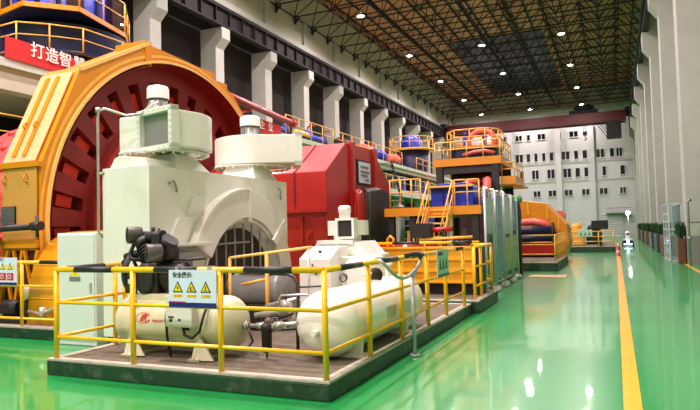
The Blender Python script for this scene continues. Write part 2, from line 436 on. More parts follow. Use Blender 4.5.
# roof: sheet, purlins, skylight strip, space truss
struct('ceiling', MB().box(-25, 5, YN, YE+.5, ZR, ZR+.2), ROOF)
struct('skylight', MB().box(-15.9, -6.2, 64.5, 93, ZR-.12, ZR-.02), SKYL)
for k in range(17):
    x = -22.2+1.53*k
    struct('roof_purlin', MB().box(x-.06, x+.06, 8, YE, ZR-.24, ZR-.1), STEELD)
NX, DX, DY = 8, 3.2, 3.0
for j in range(30):
    y = 6.5+DY*j
    b = MB(); R1, R2 = .06, .045
    for i in range(NX+1):
        x = XL+DX*i
        if i < NX: b.bar((x, y, ZT), (x+DX, y, ZT), R1, 5, caps=False)
        if j < 29: b.bar((x, y, ZT), (x, y+DY, ZT), R1, 5, caps=False)
        b.sphere((x, y, ZT), .13, 6, 4)
        if i < NX and j < 29:
            X, Y = x+DX/2, y+DY/2
            for p in ((x, y), (x+DX, y), (x, y+DY), (x+DX, y+DY)): b.bar((X, Y, 21.1), (p[0], p[1], ZT), R2, 5, caps=False)
            if i < NX-1: b.bar((X, Y, 21.1), (X+DX, Y, 21.1), R1, 5, caps=False)
            if j < 28: b.bar((X, Y, 21.1), (X, Y+DY, 21.1), R1, 5, caps=False)
            b.bar((X, Y, 21.1), (X, Y, ZR-.1), R2, 5, caps=False)
    struct('roof_truss', b, STEELD)
    b = MB().rbar((-22.97, y, 18.5), (-22.5, y, ZT-.1), .12, .12).box(-22.98, -22.9, y-.15, y+.15, 18.4, 18.9)
    struct('truss_bracket', b, STEELD)

# ------------------------------------------------------------------ lamps
LX = {-17.9: 'row nearest the left wall', -10.8: 'middle row', -3.75: 'row nearest the right wall'}
LY = [8.8, 20.6, 32.4, 44.1, 56.6, 68.2, 80.0, 91.6]
order = ['first', 'second', 'third', 'fourth', 'fifth']
def make_lamp():
    t = thing('pendant_lamp', '', 'ceiling lamp', (0, 0, 18.9), 'high bay lamps under the roof truss')
    MB().lathe([(0, .34), (.05, .36), (.22, .2), (.3, .1)], (0, 0, 18.72), (0, 0, 1), 16).build('reflector', GRYM, t)
    MB().lathe([(0, .001), (.01, .23)], (0, 0, 18.73), (0, 0, 1), 16).build('glowing_lens', LAMP, t)
    MB().bar((0, 0, 19.0), (0, 0, 19.25), .1, 10).build('ballast', GRYM, t)
    return t
lamp0 = make_lamp()
POWER = 720.0
def light(x, y, z, energy, name='bulb'):
    l = bpy.data.lights.new(name, 'AREA'); l.shape = 'DISK'; l.size = .6; l.spread = math.radians(168); l.energy = energy; l.color = (1.0, .815, .85)
    o = bpy.data.objects.new(name, l); C.objects.link(o); o.location = (x, y, z); return o
first = True
for x in LX:
    vis = 0
    for y in [-14.8, -3.0]+LY:
        light(x, y, 18.68, POWER*(.6 if y > 85 else 1.55 if y < 10 else 1.0))
        if y < 40 or (x == -10.8 and y < 50) or (x == -3.75 and y < 50): continue
        lab = 'lit ceiling lamp, %s from the front in the %s' % (order[vis], LX[x]); vis += 1
        if first: lamp0.location = (x, y, 18.9); lamp0['label'] = lab; first = False
        else: copy_tree(lamp0, (x, y, 18.9), lab)

# ------------------------------------------------------------------ overhead crane
t = thing('overhead_crane', 'dark red overhead travelling crane spanning the hall in front of the white end wall', 'crane', (-10, 88, 16.4))
MB().box(-22.3, 1.8, 87.4, 88.0, 15.35, 16.75).box(-22.3, 1.8, 89.2, 89.8, 15.35, 16.75).build('girder', CRANE, t, .03)
b = MB()
for i in range(17): b.bar((-22+1.47*i, 87.3, 16.75), (-22+1.47*i, 87.3, 17.75), .03, 5)
b.bar((-22.2, 87.3, 17.75), (1.7, 87.3, 17.75), .03, 5).bar((-22.2, 87.3, 17.25), (1.7, 87.3, 17.25), .025, 5)
b.build('walkway_rail', GRYM, t)
MB().box(-22.9, -22.1, 86.2, 91, 16.4, 16.9).build('end_carriage', BEAMD, t)
MB().box(1.7, 2.5, 86.2, 91, 16.4, 16.9).build('end_carriage', BEAMD, t)
b = MB().box(-5.2, -1.6, 87.2, 90, 16.78, 17.2).box(-4.6, -2.0, 87.6, 89.6, 17.2, 17.7).bar((-4.4, 87.1, 17.5), (-2.4, 87.1, 17.5), .35, 12)
b.build('trolley', BEAMD, t)
h = MB().bar((-3.45, 88.6, 14.4), (-3.45, 88.6, 16.8), .035, 6).bar((-3.2, 88.6, 14.4), (-3.2, 88.6, 16.8), .035, 6).box(-3.6, -3.05, 88.4, 88.8, 13.9, 14.4)
h.tube([(-3.32, 88.6, 13.9), (-3.32, 88.6, 13.6), (-3.15, 88.6, 13.4), (-3.32, 88.6, 13.2), (-3.5, 88.6, 13.35)], .07, 6)
h.build('hook_block', BEAMD, t)
b = MB().box(-.6, 1.2, 86.6, 88.6, 13.1, 15.3)
for i in range(4): b.bar((-1.9+.4*i, 87.2, 15.3), (-.6, 87.2, 13.3+.5*i), .05, 5)
b.build('operator_cab', BEAMD, t)

# ------------------------------------------------------------------ gallery along the left wall
struct('gallery_floor', MB().box(-22.9, -16.3, 11.6, YE, 6.7, 7.0), WALLU)
struct('gallery_beam', MB().box(-16.6, -16.15, 11.6, 36, 6.1, 6.75).box(-16.6, -16.15, 36, YE, 6.45, 6.75), WALLU)
struct('trim_gallery_edge', MB().box(-16.4, -16.0, 11.6, YE, 6.75, 7.0), WALLW)
struct('gallery_floor_lower', MB().box(-22.9, -16.2, 36, YE, 4.7, 4.95).box(-16.4, -16.0, 36, YE, 4.4, 4.95), WALLW)
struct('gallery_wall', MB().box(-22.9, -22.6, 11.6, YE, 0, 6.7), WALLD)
for k in range(14):
    struct('gallery_column', MB().box(-16.9, -16.35, 11.6+6*k, 12.0+6*k, 0, 6.1), WALLU)
struct('gallery_landing', MB().box(-22.6, -16.2, 11.6, 24, 4.1, 4.35), WALLU)
# ------------------------------------------------------------------ foreground plinth
SZ = .207
def plinth(x0, x1, y0, y1, h, kerb=.13):
    struct('plinth', MB().box(x0, x1, y0, y1, 0, h-.03), GREEN_S, .015)
    struct('plinth_floor', MB().box(x0+kerb, x1-kerb, y0+kerb, y1-kerb, h-.06, h-.018), CONC)
    struct('plinth_kerb', MB().box(x0, x1, y0, y0+kerb, h-.03, h).box(x0, x1, y1-kerb, y1, h-.03, h).box(x0, x0+kerb, y0+kerb, y1-kerb, h-.03, h).box(x1-kerb, x1, y0+kerb, y1-kerb, h-.03, h), KERB, .006)
plinth(-6.67, -2.70, 5.55, 12.1, SZ)
plinth(-5.3, -2.56, 12.15, 14.3, .26)
plinth(-13.5, -7.2, 7.43, 18.0, .2)
struct('plinth', MB().box(-7.9, -6.05, 7.95, 12.2, 0, .2), CONC)

LV = [1.115, .70, .265]
railing('safety_railing', 'yellow and black front railing of the compressor plinth, hung with the white safety sign', 
        [(-6.56, 5.61), (-5.30, 5.61), (-4.045, 5.61)], SZ, LV, .033, .034, .022, [(.33, .95), (1.6, 2.22), (2.84, 3.44)], run=[(-6.56, 5.61), (-2.76, 5.61)])
railing('safety_railing', 'long yellow and black railing down the aisle edge of the compressor plinth', 
        [(-2.76, 5.61), (-2.76, 6.82), (-2.76, 8.02), (-2.76, 9.28), (-2.76, 10.4), (-2.76, 11.75)], SZ, LV, .033, .034, .022,
        [(.36, .98), (1.55, 2.25), (2.85, 3.45), (4.3, 4.9), (5.5, 6.1)], run=[(-2.76, 5.61), (-2.76, 11.75)])
railing('safety_railing', 'short yellow and black railing on the plinth end beside the grey cabinet', 
        [(-6.56, 6.60), (-6.56, 6.79)], SZ, LV, .033, .034, .022, [(.12, .75)], run=[(-6.56, 5.645), (-6.56, 6.79)])
railing('safety_railing', 'short yellow railing at the far corner of the orange skid', 
        [(-2.66, 12.3), (-2.66, 12.95), (-2.66, 14.15), (-3.1, 14.15)], .26, [1.06, .66, .26], .033, .034, .022, [(.5, 1.0)], run=[(-2.66, 12.3), (-2.66, 14.15), (-3.1, 14.15)])

# safety sign on the front railing
y = 5.555
s = thing('safety_sign', 'white safety notice board with three yellow warning triangles on the front railing', 'sign', (-4.377, y, .9))
MB().box(-4.704, -4.05, y-.012, y, .905, 1.325).build('board', SIGNW, s)
bd = MB().box(-4.704, -4.05, y-.016, y-.011, .905, .96).build('navy_band', SIGNN, s)
MB().box(-4.704, -4.47, y-.016, y-.011, .96, .972).build('red_band', SIGNR, s)
text('heading_text', '安全提示:', .066, (-4.51, y-.013, 1.265), (1, 0, 0), (0, 0, 1), SIGNK, s, bold=.0015)
for i, (cx_, g) in enumerate(((-4.575, '当心触电'), (-4.385, '当心机械'), (-4.19, '当心高温'))):
    MB().prism([(cx_-.07, y-.013, 1.075), (cx_+.07, y-.013, 1.075), (cx_, y-.013, 1.2)], (0, -.003, 0)).build('warning_triangle', SIGNK, s)
    MB().prism([(cx_-.05, y-.0165, 1.086), (cx_+.05, y-.0165, 1.086), (cx_, y-.0165, 1.176)], (0, -.002, 0)).build('triangle_face', SIGNY, s)
    g_ = MB()
    if i == 0: g_.prism([(cx_+.008, y-.019, 1.15), (cx_-.014, y-.019, 1.118), (cx_, y-.019, 1.118), (cx_-.008, y-.019, 1.092), (cx_+.016, y-.019, 1.127), (cx_+.002, y-.019, 1.127)], (0, -.001, 0))
    elif i == 1: g_.box(cx_-.018, cx_-.004, y-.02, y-.0185, 1.094, 1.13).box(cx_-.004, cx_+.02, y-.02, y-.0185, 1.094, 1.105).box(cx_-.012, cx_+.012, y-.02, y-.0185, 1.122, 1.132)
    else: g_.box(cx_-.006, cx_+.006, y-.02, y-.0185, 1.108, 1.148).box(cx_-.022, cx_+.022, y-.02, y-.0185, 1.094, 1.102)
    g_.build('pictogram', SIGNK, s)
    MB().box(cx_-.065, cx_+.065, y-.0145, y-.0115, 1.018, 1.05).build('caption_strip', SIGNY, s)
    text('caption_text', g, .029, (cx_, y-.0148, 1.034), (1, 0, 0), (0, 0, 1), SIGNR, s, .0005)
b = MB()
for x in (-4.6, -4.16): b.box(x-.02, x+.02, y, 5.66, 1.29, 1.365)
b.build('hook', STEEL, s)

# teal notice on the aisle railing
x = -2.705
s = thing('notice_sign', 'small teal notice with green cone pictograms on the aisle railing', 'sign', (x, 10.03, .9))
MB().box(x, x+.012, 9.68, 10.40, .91, 1.36).build('board', SIGNT, s)
b = MB()
for yy in (9.86, 10.05, 10.24): b.prism([(x+.013, yy-.07, 1.03), (x+.013, yy+.07, 1.03), (x+.013, yy+.015, 1.2), (x+.013, yy-.015, 1.2)], (.002, 0, 0))
b.build('cone_pictogram', SIGNG, s)
MB().box(-2.73, x, 9.75, 9.79, 1.28, 1.36).box(-2.73, x, 10.29, 10.33, 1.28, 1.36).build('hook', STEEL, s)
MB().box(x+.012, x+.016, 9.72, 10.0, 1.27, 1.32).build('blue_mark', SIGNN, s)
MB().box(x+.012, x+.016, 9.68, 10.4, .91, .955).build('dark_band', SIGNG, s)

# curved hose post beside the aisle railing
t = thing('hose_post', 'polished steel hose post with curved loop on the green floor by the aisle railing', 'hose post', (-2.56, 7.93, 0))
MB().bar((-2.56, 7.93, 0), (-2.56, 7.93, .03), .07, 12).bar((-2.56, 7.93, 0), (-2.56, 7.93, 1.1), .026, 10).build('post', STEEL, t)
pts = [(-2.66, 6.9, 1.36), (-2.6, 6.95, 1.3), (-2.57, 7.1, 1.2), (-2.56, 7.3, 1.12), (-2.56, 7.5, 1.085), (-2.56, 7.7, 1.085), (-2.56, 7.95, 1.13), (-2.56, 8.15, 1.18), (-2.56, 8.3, 1.25), (-2.56, 8.32, 1.32), (-2.56, 8.22, 1.37)]
MB().tube(pts, .024, 8).build('hose_loop', STEEL, t)
MB().tube([(-2.56, 8.32, 1.31), (-2.56, 8.22, 1.37), (-2.57, 8.0, 1.375), (-2.6, 7.8, 1.36)], .034, 8).build('black_grip', RUBBER, t)
MB().bar((-2.56, 7.93, 1.05), (-2.56, 8.15, 1.18), .02, 8).build('strut', STEEL, t)

# ------------------------------------------------------------------ beige air compressor on its receiver
yc, zc, R = 6.42, .60, .345
t = thing('air_compressor', 'beige horizontal tank air compressor with a black pump on top, behind the front railing', 'compressor', (-5.3, yc, SZ))
def dome(x, s_, R, d): return [(s_*d*math.sin(a), R*math.cos(a)) for a in [i*PI/16 for i in range(9)]]
xa, xb = -5.98, -4.52
pr = [(xa-.24*math.sin(a), max(.001, R*math.cos(a))) for a in [PI/2-i*PI/18 for i in range(10)]]
pr += [(xb+.24*math.sin(a), max(.001, R*math.cos(a))) for a in [i*PI/18 for i in range(10)]]
tank = MB().lathe([(p-xa, q) for p, q in pr], (xa, yc, zc), (1, 0, 0), 40).build('tank', BEIGE, t)
MB().lathe([(0, R+.004), (.02, R+.004)], (xa+.02, yc, zc), (1, 0, 0), 40).lathe([(0, R+.004), (.02, R+.004)], (xb-.04, yc, zc), (1, 0, 0), 40).build('weld_seam', BEIGE, tank)
for x in (-5.78, -4.72):
    b = MB().prism([(x-.02, yc-.46, SZ), (x-.02, yc+.42, SZ), (x-.02, yc+.33, .55), (x-.02, yc, .3), (x-.02, yc-.33, .55)], (.04, 0, 0)).box(x-.07, x+.1, yc-.47, yc+.43, SZ-.02, SZ+.02)
    b.prism([(x+.02, yc-.45, SZ), (x+.26, yc-.40, SZ), (x+.02, yc-.36, .5)], (0, .03, 0))
    b.build('saddle_foot', BEIGE, t, .004)
MB().bar((xb+.2, yc, zc-.02), (xb+.32, yc, zc-.02), .045, 12).bar((xb+.27, yc, zc-.02), (xb+.3, yc, zc-.02), .065, 6).build('outlet_fitting', PIPES, t)
MB().box(-5.9, -4.75, yc-.18, yc+.2, .93, .965).box(-5.9, -5.3, yc-.2, yc-.17, .88, .96).build('bed_plate', BEIGE, t, .005)
# logo: swoosh ring with lettering
def on_tank(u, dz, e=.003): return (u, yc-math.sqrt(max(0, (R+e)**2-dz**2)), zc+dz)
b = MB(); n = 26; lo, li = [], []
for i in range(n+1):
    a = .5+i/n*5.5
    lo.append((-5.58+.12*math.cos(a), 0.075+.068*math.sin(a))); w_ = .75+.18*abs(math.sin(a/2)); li.append((-5.58+.12*w_*math.cos(a), 0.075+.068*w_*math.sin(a)))
vs = [on_tank(u, z) for u, z in lo]+[on_tank(u, z) for u, z in li]
b.add(vs, [(i, i+1, n+2+i, n+1+i) for i in range(n)])
b.build('logo_ring', SIGNR, tank)
text('logo_letters', 'IR', .125, (-5.58, yc-math.sqrt(R*R-.075**2)-.006, zc+.075), (1, 0, 0), (0, .22, .975), SIGNR, tank, .001, shear=.35, bold=.003)
text('logo_name', 'Ingersoll Rand', .05, (-5.29, yc-math.sqrt(R*R-.05**2)-.006, zc+.05), (1, 0, 0), (0, .15, .989), SIGNR, tank, .001, shear=.25)
MB().box(-5.82, -5.72, yc-.318, yc-.30, .84, .90).build('data_plate', IRON, tank)
# control box and hoses
cb = MB().box(-5.12, -4.72, yc-.46, yc-.34, .60, .98).build('control_box', CABW, t, .008)
MB().bar((-5.03, yc-.46, .68), (-5.03, yc-.475, .68), .02, 10).bar((-4.9, yc-.46, .69), (-4.9, yc-.475, .69), .015, 10).box(-5.07, -4.99, yc-.465, yc-.46, .71, .73).build('control_switch', SIGNK, cb)
MB().box(-4.95, -4.85, yc-.36, yc-.3, .55, .62).build('box_bracket', IRON, t)
MB().tube([(-4.9, yc-.4, .6), (-4.86, yc-.42, .5), (-4.74, yc-.43, .47), (-4.64, yc-.42, .55), (-4.6, yc-.38, .75), (-4.63, yc-.2, .95)], .017, 8).tube([(-5.15, yc-.36, .95), (-5.17, yc-.39, .7), (-5.16, yc-.38, .45), (-5.15, yc-.33, SZ)], .016, 8).build('hose', RUBBER, t)
PX = -6.05+5.3
PUMP = ('crankcase', 'cylinder', 'air_filter', 'intake_manifold', 'intercooler_pipe', 'flywheel', 'drive_motor', 'belt_guard', 'sight_glass', 'rating_label', 'after_cooler', 'relief_valve')
# pump: crankcase, two cylinders, filters, flywheel, motor
pump = MB().box(-5.66, -5.3, yc-.17, yc+.18, .96, 1.36).lathe([(0, .0), (0, .2), (.16, .2), (.16, 0)], (-5.56, yc-.22, 1.16), (0, 1, 0), 20).build('crankcase', IRON, t, .02)
for sx, l in ((-1, .0), (1, .0)):
    c0 = Vector((-5.5+sx*.08, yc, 1.3)); d = Vector((sx*.55, 0, .83)).normalized()
    b = MB().bar(c0, c0+d*.34, .1, 14)
    for i in range(6): b.bar(c0+d*(.06+.045*i), c0+d*(.075+.045*i), .145, 16)
    b.bar(c0+d*.34, c0+d*.44, .13, 14)
    b.build('cylinder', IRON, t)
for c in ((-5.97, yc-.05, 1.735), (-5.25, yc-.28, 1.50)):
    fo = MB().lathe([(0, .0), (0, .105), (.01, .115), (.21, .115), (.22, .105), (.22, 0)], (c[0]-.03, c[1]-.1, c[2]), (.45, 1, 0), 24).build('air_filter', FILT, t)
    MB().lathe([(-.012, 0), (-.012, .025), (.0, .03), (.0, .09)], (c[0]-.03, c[1]-.1, c[2]), (.45, 1, 0), 16).build('filter_nut', IRON, fo)
MB().tube([(-5.86, yc+.06, 1.735), (-5.7, yc+.05, 1.73), (-5.55, yc+.03, 1.69), (-5.42, yc, 1.66), (-5.3, yc-.02, 1.6)], .05, 10).bar((-5.75, yc+.03, 1.70), (-5.35, yc, 1.72), .075, 12).box(-5.5, -5.32, yc-.1, yc+.1, 1.6, 1.74).build('intake_manifold', IRON, t)
MB().tube([(-5.9, yc-.1, 1.62), (-5.94, yc-.14, 1.5), (-5.9, yc-.16, 1.42), (-5.7, yc-.1, 1.4)], .03, 8).bar((-6.1, yc-.1, 1.44), (-5.8, yc-.05, 1.5), .055, 10).bar((-6.15, yc-.12, 1.36), (-5.95, yc-.1, 1.5), .03, 8).build('intercooler_pipe', IRON, t)
fw = MB().lathe([(0, .30), (.08, .30)], (-5.98, yc+.02, 1.22), (1, 0, 0), 30).lathe([(0, .25), (.08, .25)], (-5.98, yc+.02, 1.22), (1, 0, 0), 30)
for i in range(6): fw.bar((-5.94, yc+.02, 1.22), (-5.94, yc+.02+.26*math.cos(i*PI/3), 1.22+.26*math.sin(i*PI/3)), .025, 6)
fw.bar((-5.99, yc+.02, 1.22), (-5.6, yc+.02, 1.22), .04, 10)
fw.build('flywheel', IRON, t)
mo = MB().lathe([(0, .06), (0, .17), (.04, .19), (.38, .19), (.44, .16), (.46, .06)], (-5.28, yc+.02, 1.17), (1, 0, 0), 22)
for i in range(20):
    a = 2*PI*i/20; mo.cbox((-5.06, yc+.02+.19*math.cos(a), 1.17+.19*math.sin(a)), .3, .012, .012)
mo.box(-5.2, -4.9, yc-.1, yc+.14, .95, 1.0).build('drive_motor', IRON, t)
MB().box(-5.95, -5.7, yc-.24, yc-.2, .97, 1.32).bar((-5.8, yc-.24, 1.05), (-5.8, yc-.27, 1.05), .05, 12).bar((-5.86, yc-.24, 1.2), (-5.86, yc-.26, 1.2), .04, 12).build('belt_guard', IRON, t, .01)
MB().bar((-5.72, yc-.245, 1.04), (-5.72, yc-.26, 1.04), .022, 10).build('sight_glass', SIGNY, t)
MB().box(-5.87, -5.79, yc-.247, yc-.24, 1.1, 1.16).build('rating_label', SIGNW, t)
MB().box(-5.3, -4.72, yc+.02, yc+.3, 1.38, 1.41).box(-5.26, -5.1, yc-.1, yc+.1, 1.4, 1.56).build('after_cooler', IRON, t, .01)
MB().bar((-5.42, yc-.02, 1.7), (-5.42, yc-.02, 1.82), .02, 8).bar((-5.6, yc+.02, 1.75), (-5.6, yc+.02, 1.84), .03, 8).build('relief_valve', IRON, t)

for o in list(t.children):
    if o.name.split('.')[0] in PUMP:
        for q in [o]+list(o.children):
            for v in q.data.vertices: v.co.x = PX+(v.co.x-PX)*.74
# ------------------------------------------------------------------ white receiver tank
ax = Vector((.02, 1, 0)).normalized(); xc, zc2, R2 = -3.22, .612, .40
t = thing('receiver_tank', 'white horizontal air receiver tank on saddles behind the corner of the railing', 'tank', (xc, 8, SZ))
y0, y1 = 6.62, 9.2
pr = [(y0-.30*math.sin(a), max(.001, R2*math.cos(a))) for a in [PI/2-i*PI/20 for i in range(11)]]+[(y1+.30*math.sin(a), max(.001, R2*math.cos(a))) for a in [i*PI/20 for i in range(11)]]
tank2 = MB().lathe(pr, (xc, 0, zc2), (0, 1, 0), 44).build('tank', WHT2, t)
MB().lathe([(0, R2+.004), (.025, R2+.004)], (xc, y0+.02, zc2), (0, 1, 0), 44).lathe([(0, R2+.004), (.025, R2+.004)], (xc, y1-.05, zc2), (0, 1, 0), 44).build('weld_seam', WHT2, tank2)
for yy in (6.85, 8.6):
    MB().prism([(xc-.34, yy-.03, SZ), (xc+.34, yy-.03, SZ), (xc+.37, yy-.03, .48), (xc, yy-.03, .24), (xc-.37, yy-.03, .48)], (0, .06, 0)).box(xc-.4, xc+.4, yy-.1, yy+.1, SZ-.02, SZ+.02).build('saddle_foot', WHT2, t, .005)
for yy, h in ((7.9, .12), (8.75, .2)):
    MB().bar((xc, yy, zc2+R2-.03), (xc, yy, zc2+R2+h), .045, 12).bar((xc, yy, zc2+R2+h-.03), (xc, yy, zc2+R2+h), .075, 12).build('nozzle', WHT2, t)
g = MB().bar((xc-.05, 7.25, zc2+R2-.03), (xc-.05, 7.25, zc2+R2+.06), .02, 10).build('gauge_stem', WHT2, t)
MB().lathe([(0, 0), (0, .055), (.04, .055), (.04, 0)], (xc-.05, 7.22, zc2+R2+.1), (.3, -1, 0), 20).build('pressure_gauge', IRON, g)
MB().lathe([(0, 0), (0, .042), (.002, .042)], (xc-.037, 7.178, zc2+R2+.1), (.3, -1, 0), 20).build('gauge_face', GRYM, g)
MB().lathe([(0, 0), (0, .11), (.04, .11), (.04, 0)], (xc+.02, 8.15, zc2+R2+.06), (.7, -.7, 0), 20).build('valve_wheel', IRON, t)
b = MB()
for i in range(4): b.box(xc+R2-.005, xc+R2+.006, 8.15+.12*i, 8.2+.12*i, .52, .7)
b.box(xc+R2-.01, xc+R2+.004, 7.6, 7.95, .54, .7).build('data_plate', PIPES, t)
MB().bar((xc, y0-.28, zc2-.06), (xc, y0-.4, zc2-.06), .035, 10).build('drain_nozzle', WHT2, t)

# ------------------------------------------------------------------ pipework between the two tanks
t = thing('valve_manifold', 'tangle of galvanised pipes and valves between the beige and white tanks', 'pipework', (-4.1, 6.6, SZ))
MB().tube([(-4.19, 6.42, .58), (-3.95, 6.42, .58), (-3.8, 6.35, .57), (-3.6, 6.2, .65), (-3.38, 6.15, .675)], .024, 8).build('main_pipe', PIPES, t)
b = MB().bar((-4.45, 6.95, .62), (-3.9, 6.9, .72), .04, 10).bar((-4.4, 7.15, .72), (-3.85, 7.05, .84), .035, 10).bar((-4.5, 7.3, .5), (-3.9, 7.0, .62), .03, 8)
b.build('branch_pipe', PIPES, t)
for p in ((-4.02, 6.42, .58), (-3.82, 6.4, .58), (-3.7, 6.3, .62), (-4.05, 6.92, .69), (-3.95, 6.9, .78)):
    v = MB().sphere(p, .055, 12, 8).bar((p[0]-.07, p[1], p[2]), (p[0]+.07, p[1], p[2]), .042, 6).build('valve', PIPES, t)
    MB().bar(p, (p[0], p[1]-.01, p[2]+.1), .012, 6).rbar((p[0]-.06, p[1]-.01, p[2]+.1), (p[0]+.07, p[1]-.02, p[2]+.11), .02, .012).build('valve_lever', IRON, v)
f_ = MB().lathe([(0, .02), (.02, .06), (.26, .065), (.28, .075), (.33, .075), (.36, .04)], (-3.92, 6.36, .27), (0, 0, 1), 18).build('filter_bowl', IRON, t)
MB().tube([(-3.92, 6.36, .6), (-3.92, 6.36, .3), (-3.92, 6.36, SZ)], .012, 6).tube([(-4.2, 6.38, .56), (-4.12, 6.36, .4), (-4.2, 6.36, .3)], .015, 6).build('drain_tube', PIPEB, t)
MB().tube([(-4.25, 7.05, 1.17), (-4.0, 7.02, 1.17), (-3.88, 7.0, 1.13), (-3.82, 6.98, 1.05), (-3.8, 6.95, .8), (-3.79, 6.9, .45), (-3.79, 6.9, SZ)], .022, 8).build('bent_pipe', PIPEB, t)
MB().tube([(-4.05, 6.9, .5), (-4.05, 6.9, .86), (-4.02, 6.9, .9), (-3.75, 6.95, .91), (-3.62, 7.0, .9), (-3.6, 7.0, .78)], .017, 8).build('impulse_tube', PIPES, t)
MB().bar((-3.9, 7.1, .99), (-3.55, 7.2, 1.0), .012, 6).bar((-4.0, 6.85, .62), (-3.75, 6.7, .7), .02, 6).bar((-4.0, 6.6, .5), (-3.6, 6.5, .55), .018, 6).build('tie_rod', PIPEB, t)

# ------------------------------------------------------------------ grey motor and ochre frame under the arch
t = thing('drive_motor', 'grey horizontal cylindrical motor lying in front of the grilled arch', 'motor', (-5.2, 8.5, SZ))
MB().lathe([(0, .0), (0, .26), (.05, .3), (.78, .3), (.82, .33), (.9, .33), (.9, 0)], (-5.75, 8.45, .82), (1, .05, 0), 30).build('casing', GRYM, t)
MB().box(-5.6, -4.95, 8.2, 8.7, SZ, .6).build('foot', IRON, t, .01)
MB().box(-5.6, -5.0, 8.25, 8.6, 1.1, 1.13).build('red_top_strip', RED, t)
MB().lathe([(0, .2), (.1, .16), (.14, 0)], (-5.78, 8.45, .86), (-1, 0, 0.2), 20).build('end_bell', GRYM, t)
t = thing('pipe_stand', 'thin ochre pipe frame standing in front of the grey motor', 'frame', (-4.66, 7.6, SZ))
MB().bar((-4.66, 7.6, SZ), (-4.66, 7.6, 1.42), .028, 8).build('post', YELD, t)
MB().bar((-5.2, 7.75, .95), (-4.66, 7.6, 1.05), .022, 8).build('rail', YELD, t)
MB().bar((-5.3, 7.6, 1.36), (-3.95, 7.65, 1.5), .022, 8).build('sloping_rail', CREAM, t)
MB().bar((-5.3, 7.6, SZ), (-5.3, 7.6, 1.36), .024, 8).build('post', YELD, t)
MB().bar((-4.0, 7.65, SZ), (-4.0, 7.65, 1.5), .02, 8).build('post', PIPES, t)

# ------------------------------------------------------------------ white ventilation unit behind the white tank
t = thing('ventilation_unit', 'white boxy cooler housing with a small blower on top, behind the white receiver tank', 'cooler', (-4.3, 9, SZ))
body = MB().box(-4.75, -3.78, 9.0, 10.4, SZ, 1.3).prism([(-4.9, 9.4, 1.3), (-3.85, 9.4, 1.3), (-4.05, 9.4, 1.53), (-4.75, 9.4, 1.53)], (0, 1.0, 0)).build('body', WHT, t, .015)
b = MB().prism([(-4.56, 8.4, SZ), (-4.56, 8.4, 1.3), (-4.66, 8.95, 1.47), (-4.66, 9.3, 1.47), (-4.6, 9.3, SZ)], (.54, 0, 0)).build('front_box', WHT, t, .012)
MB().box(-4.33, -4.29, 8.62, 8.66, 1.38, 1.42).tube([(-4.4, 8.38, 1.1), (-4.3, 8.35, 1.14), (-4.2, 8.38, 1.1)], .012, 6).tube([(-4.32, 8.38, 1.22), (-4.3, 8.35, 1.15), (-4.25, 8.38, 1.05)], .012, 6).build('latch', IRON, b)
b = MB().prism([(-3.92, 8.7, SZ), (-3.92, 8.7, 1.2), (-3.86, 8.9, 1.3), (-3.86, 9.3, 1.3), (-3.92, 9.3, SZ)], (.4, 0, 0)).build('side_box', WHT, t, .012)
MB().box(-4.72, -4.05, 9.36, 9.5, 1.5, 1.56).box(-4.75, -4.7, 9.4, 10.3, 1.5, 1.56).build('flange_strip', WHT, t)
bl = MB().box(-4.6, -4.22, 9.78, 10.15, 1.5, 1.66).box(-4.7, -4.1, 9.74, 10.2, 1.64, 1.9).lathe([(0, .3), (.26, .3)], (-4.33, 9.98, 1.64), (0, 0, 1), 24).build('blower_housing', WHT, t, .01)
w2 = MB()
fx0, fx1, fz0, fz1 = -4.42, -4.15, 1.62, 1.90
for a in ((fx0-.04, fx0, fz0-.04, fz1+.04), (fx1, fx1+.04, fz0-.04, fz1+.04), (fx0, fx1, fz0-.04, fz0), (fx0, fx1, fz1, fz1+.04)): w2.box(a[0], a[1], 9.55, 9.72, a[2], a[3])
w2.build('outlet_flange', WHT, bl)
MB().box(fx0, fx1, 9.6, 9.63, fz0, fz1).build('outlet_mesh', IRON, bl)
mt = MB().lathe([(0, .1), (.15, .1), (.15, .115), (.25, .115), (.28, .08), (.28, 0)], (-4.43, 9.9, 1.89), (0, 0, 1), 20).build('blower_motor', WHT, t)

# ------------------------------------------------------------------ grey control cabinet
t = thing('control_cabinet', 'tall pale grey cabinet with small yellow warning label beside the compressor plinth', 'cabinet', (-7.98, 7.5, 0))
MB().box(-8.40, -7.55, 7.2, 7.78, .0, 1.80).build('body', CABW, t, .015)
d = MB().box(-8.37, -7.58, 7.185, 7.2, .08, 1.77).build('door', CABW, t, .006)
MB().box(-7.66, -7.63, 7.165, 7.19, .85, 1.0).build('handle', PIPES, d)
s = MB().prism([(-8.10, 7.183, 1.11), (-7.88, 7.183, 1.11), (-7.99, 7.183, 1.24)], (0, -.002, 0)).build('warning_label', SIGNY, d)
MB().box(-8.11, -7.87, 7.181, 7.184, 1.02, 1.095).build('caption_plate', SIGNGR, d)
MB().prism([(-7.985, 7.179, 1.2), (-8.005, 7.179, 1.165), (-7.99, 7.179, 1.165), (-7.998, 7.179, 1.13), (-7.972, 7.179, 1.175), (-7.988, 7.179, 1.175)], (0, -.001, 0)).build('bolt_pictogram', SIGNK, d)
# ------------------------------------------------------------------ white motor casing with two blowers
CX, CZ, AY, AZ = -6.3, 2.77, 9.50, .71
t = thing('ventilation_casing', 'big white machine casing with an arched grille and two round blowers on top', 'machine casing', (-6.75, 9, .2))
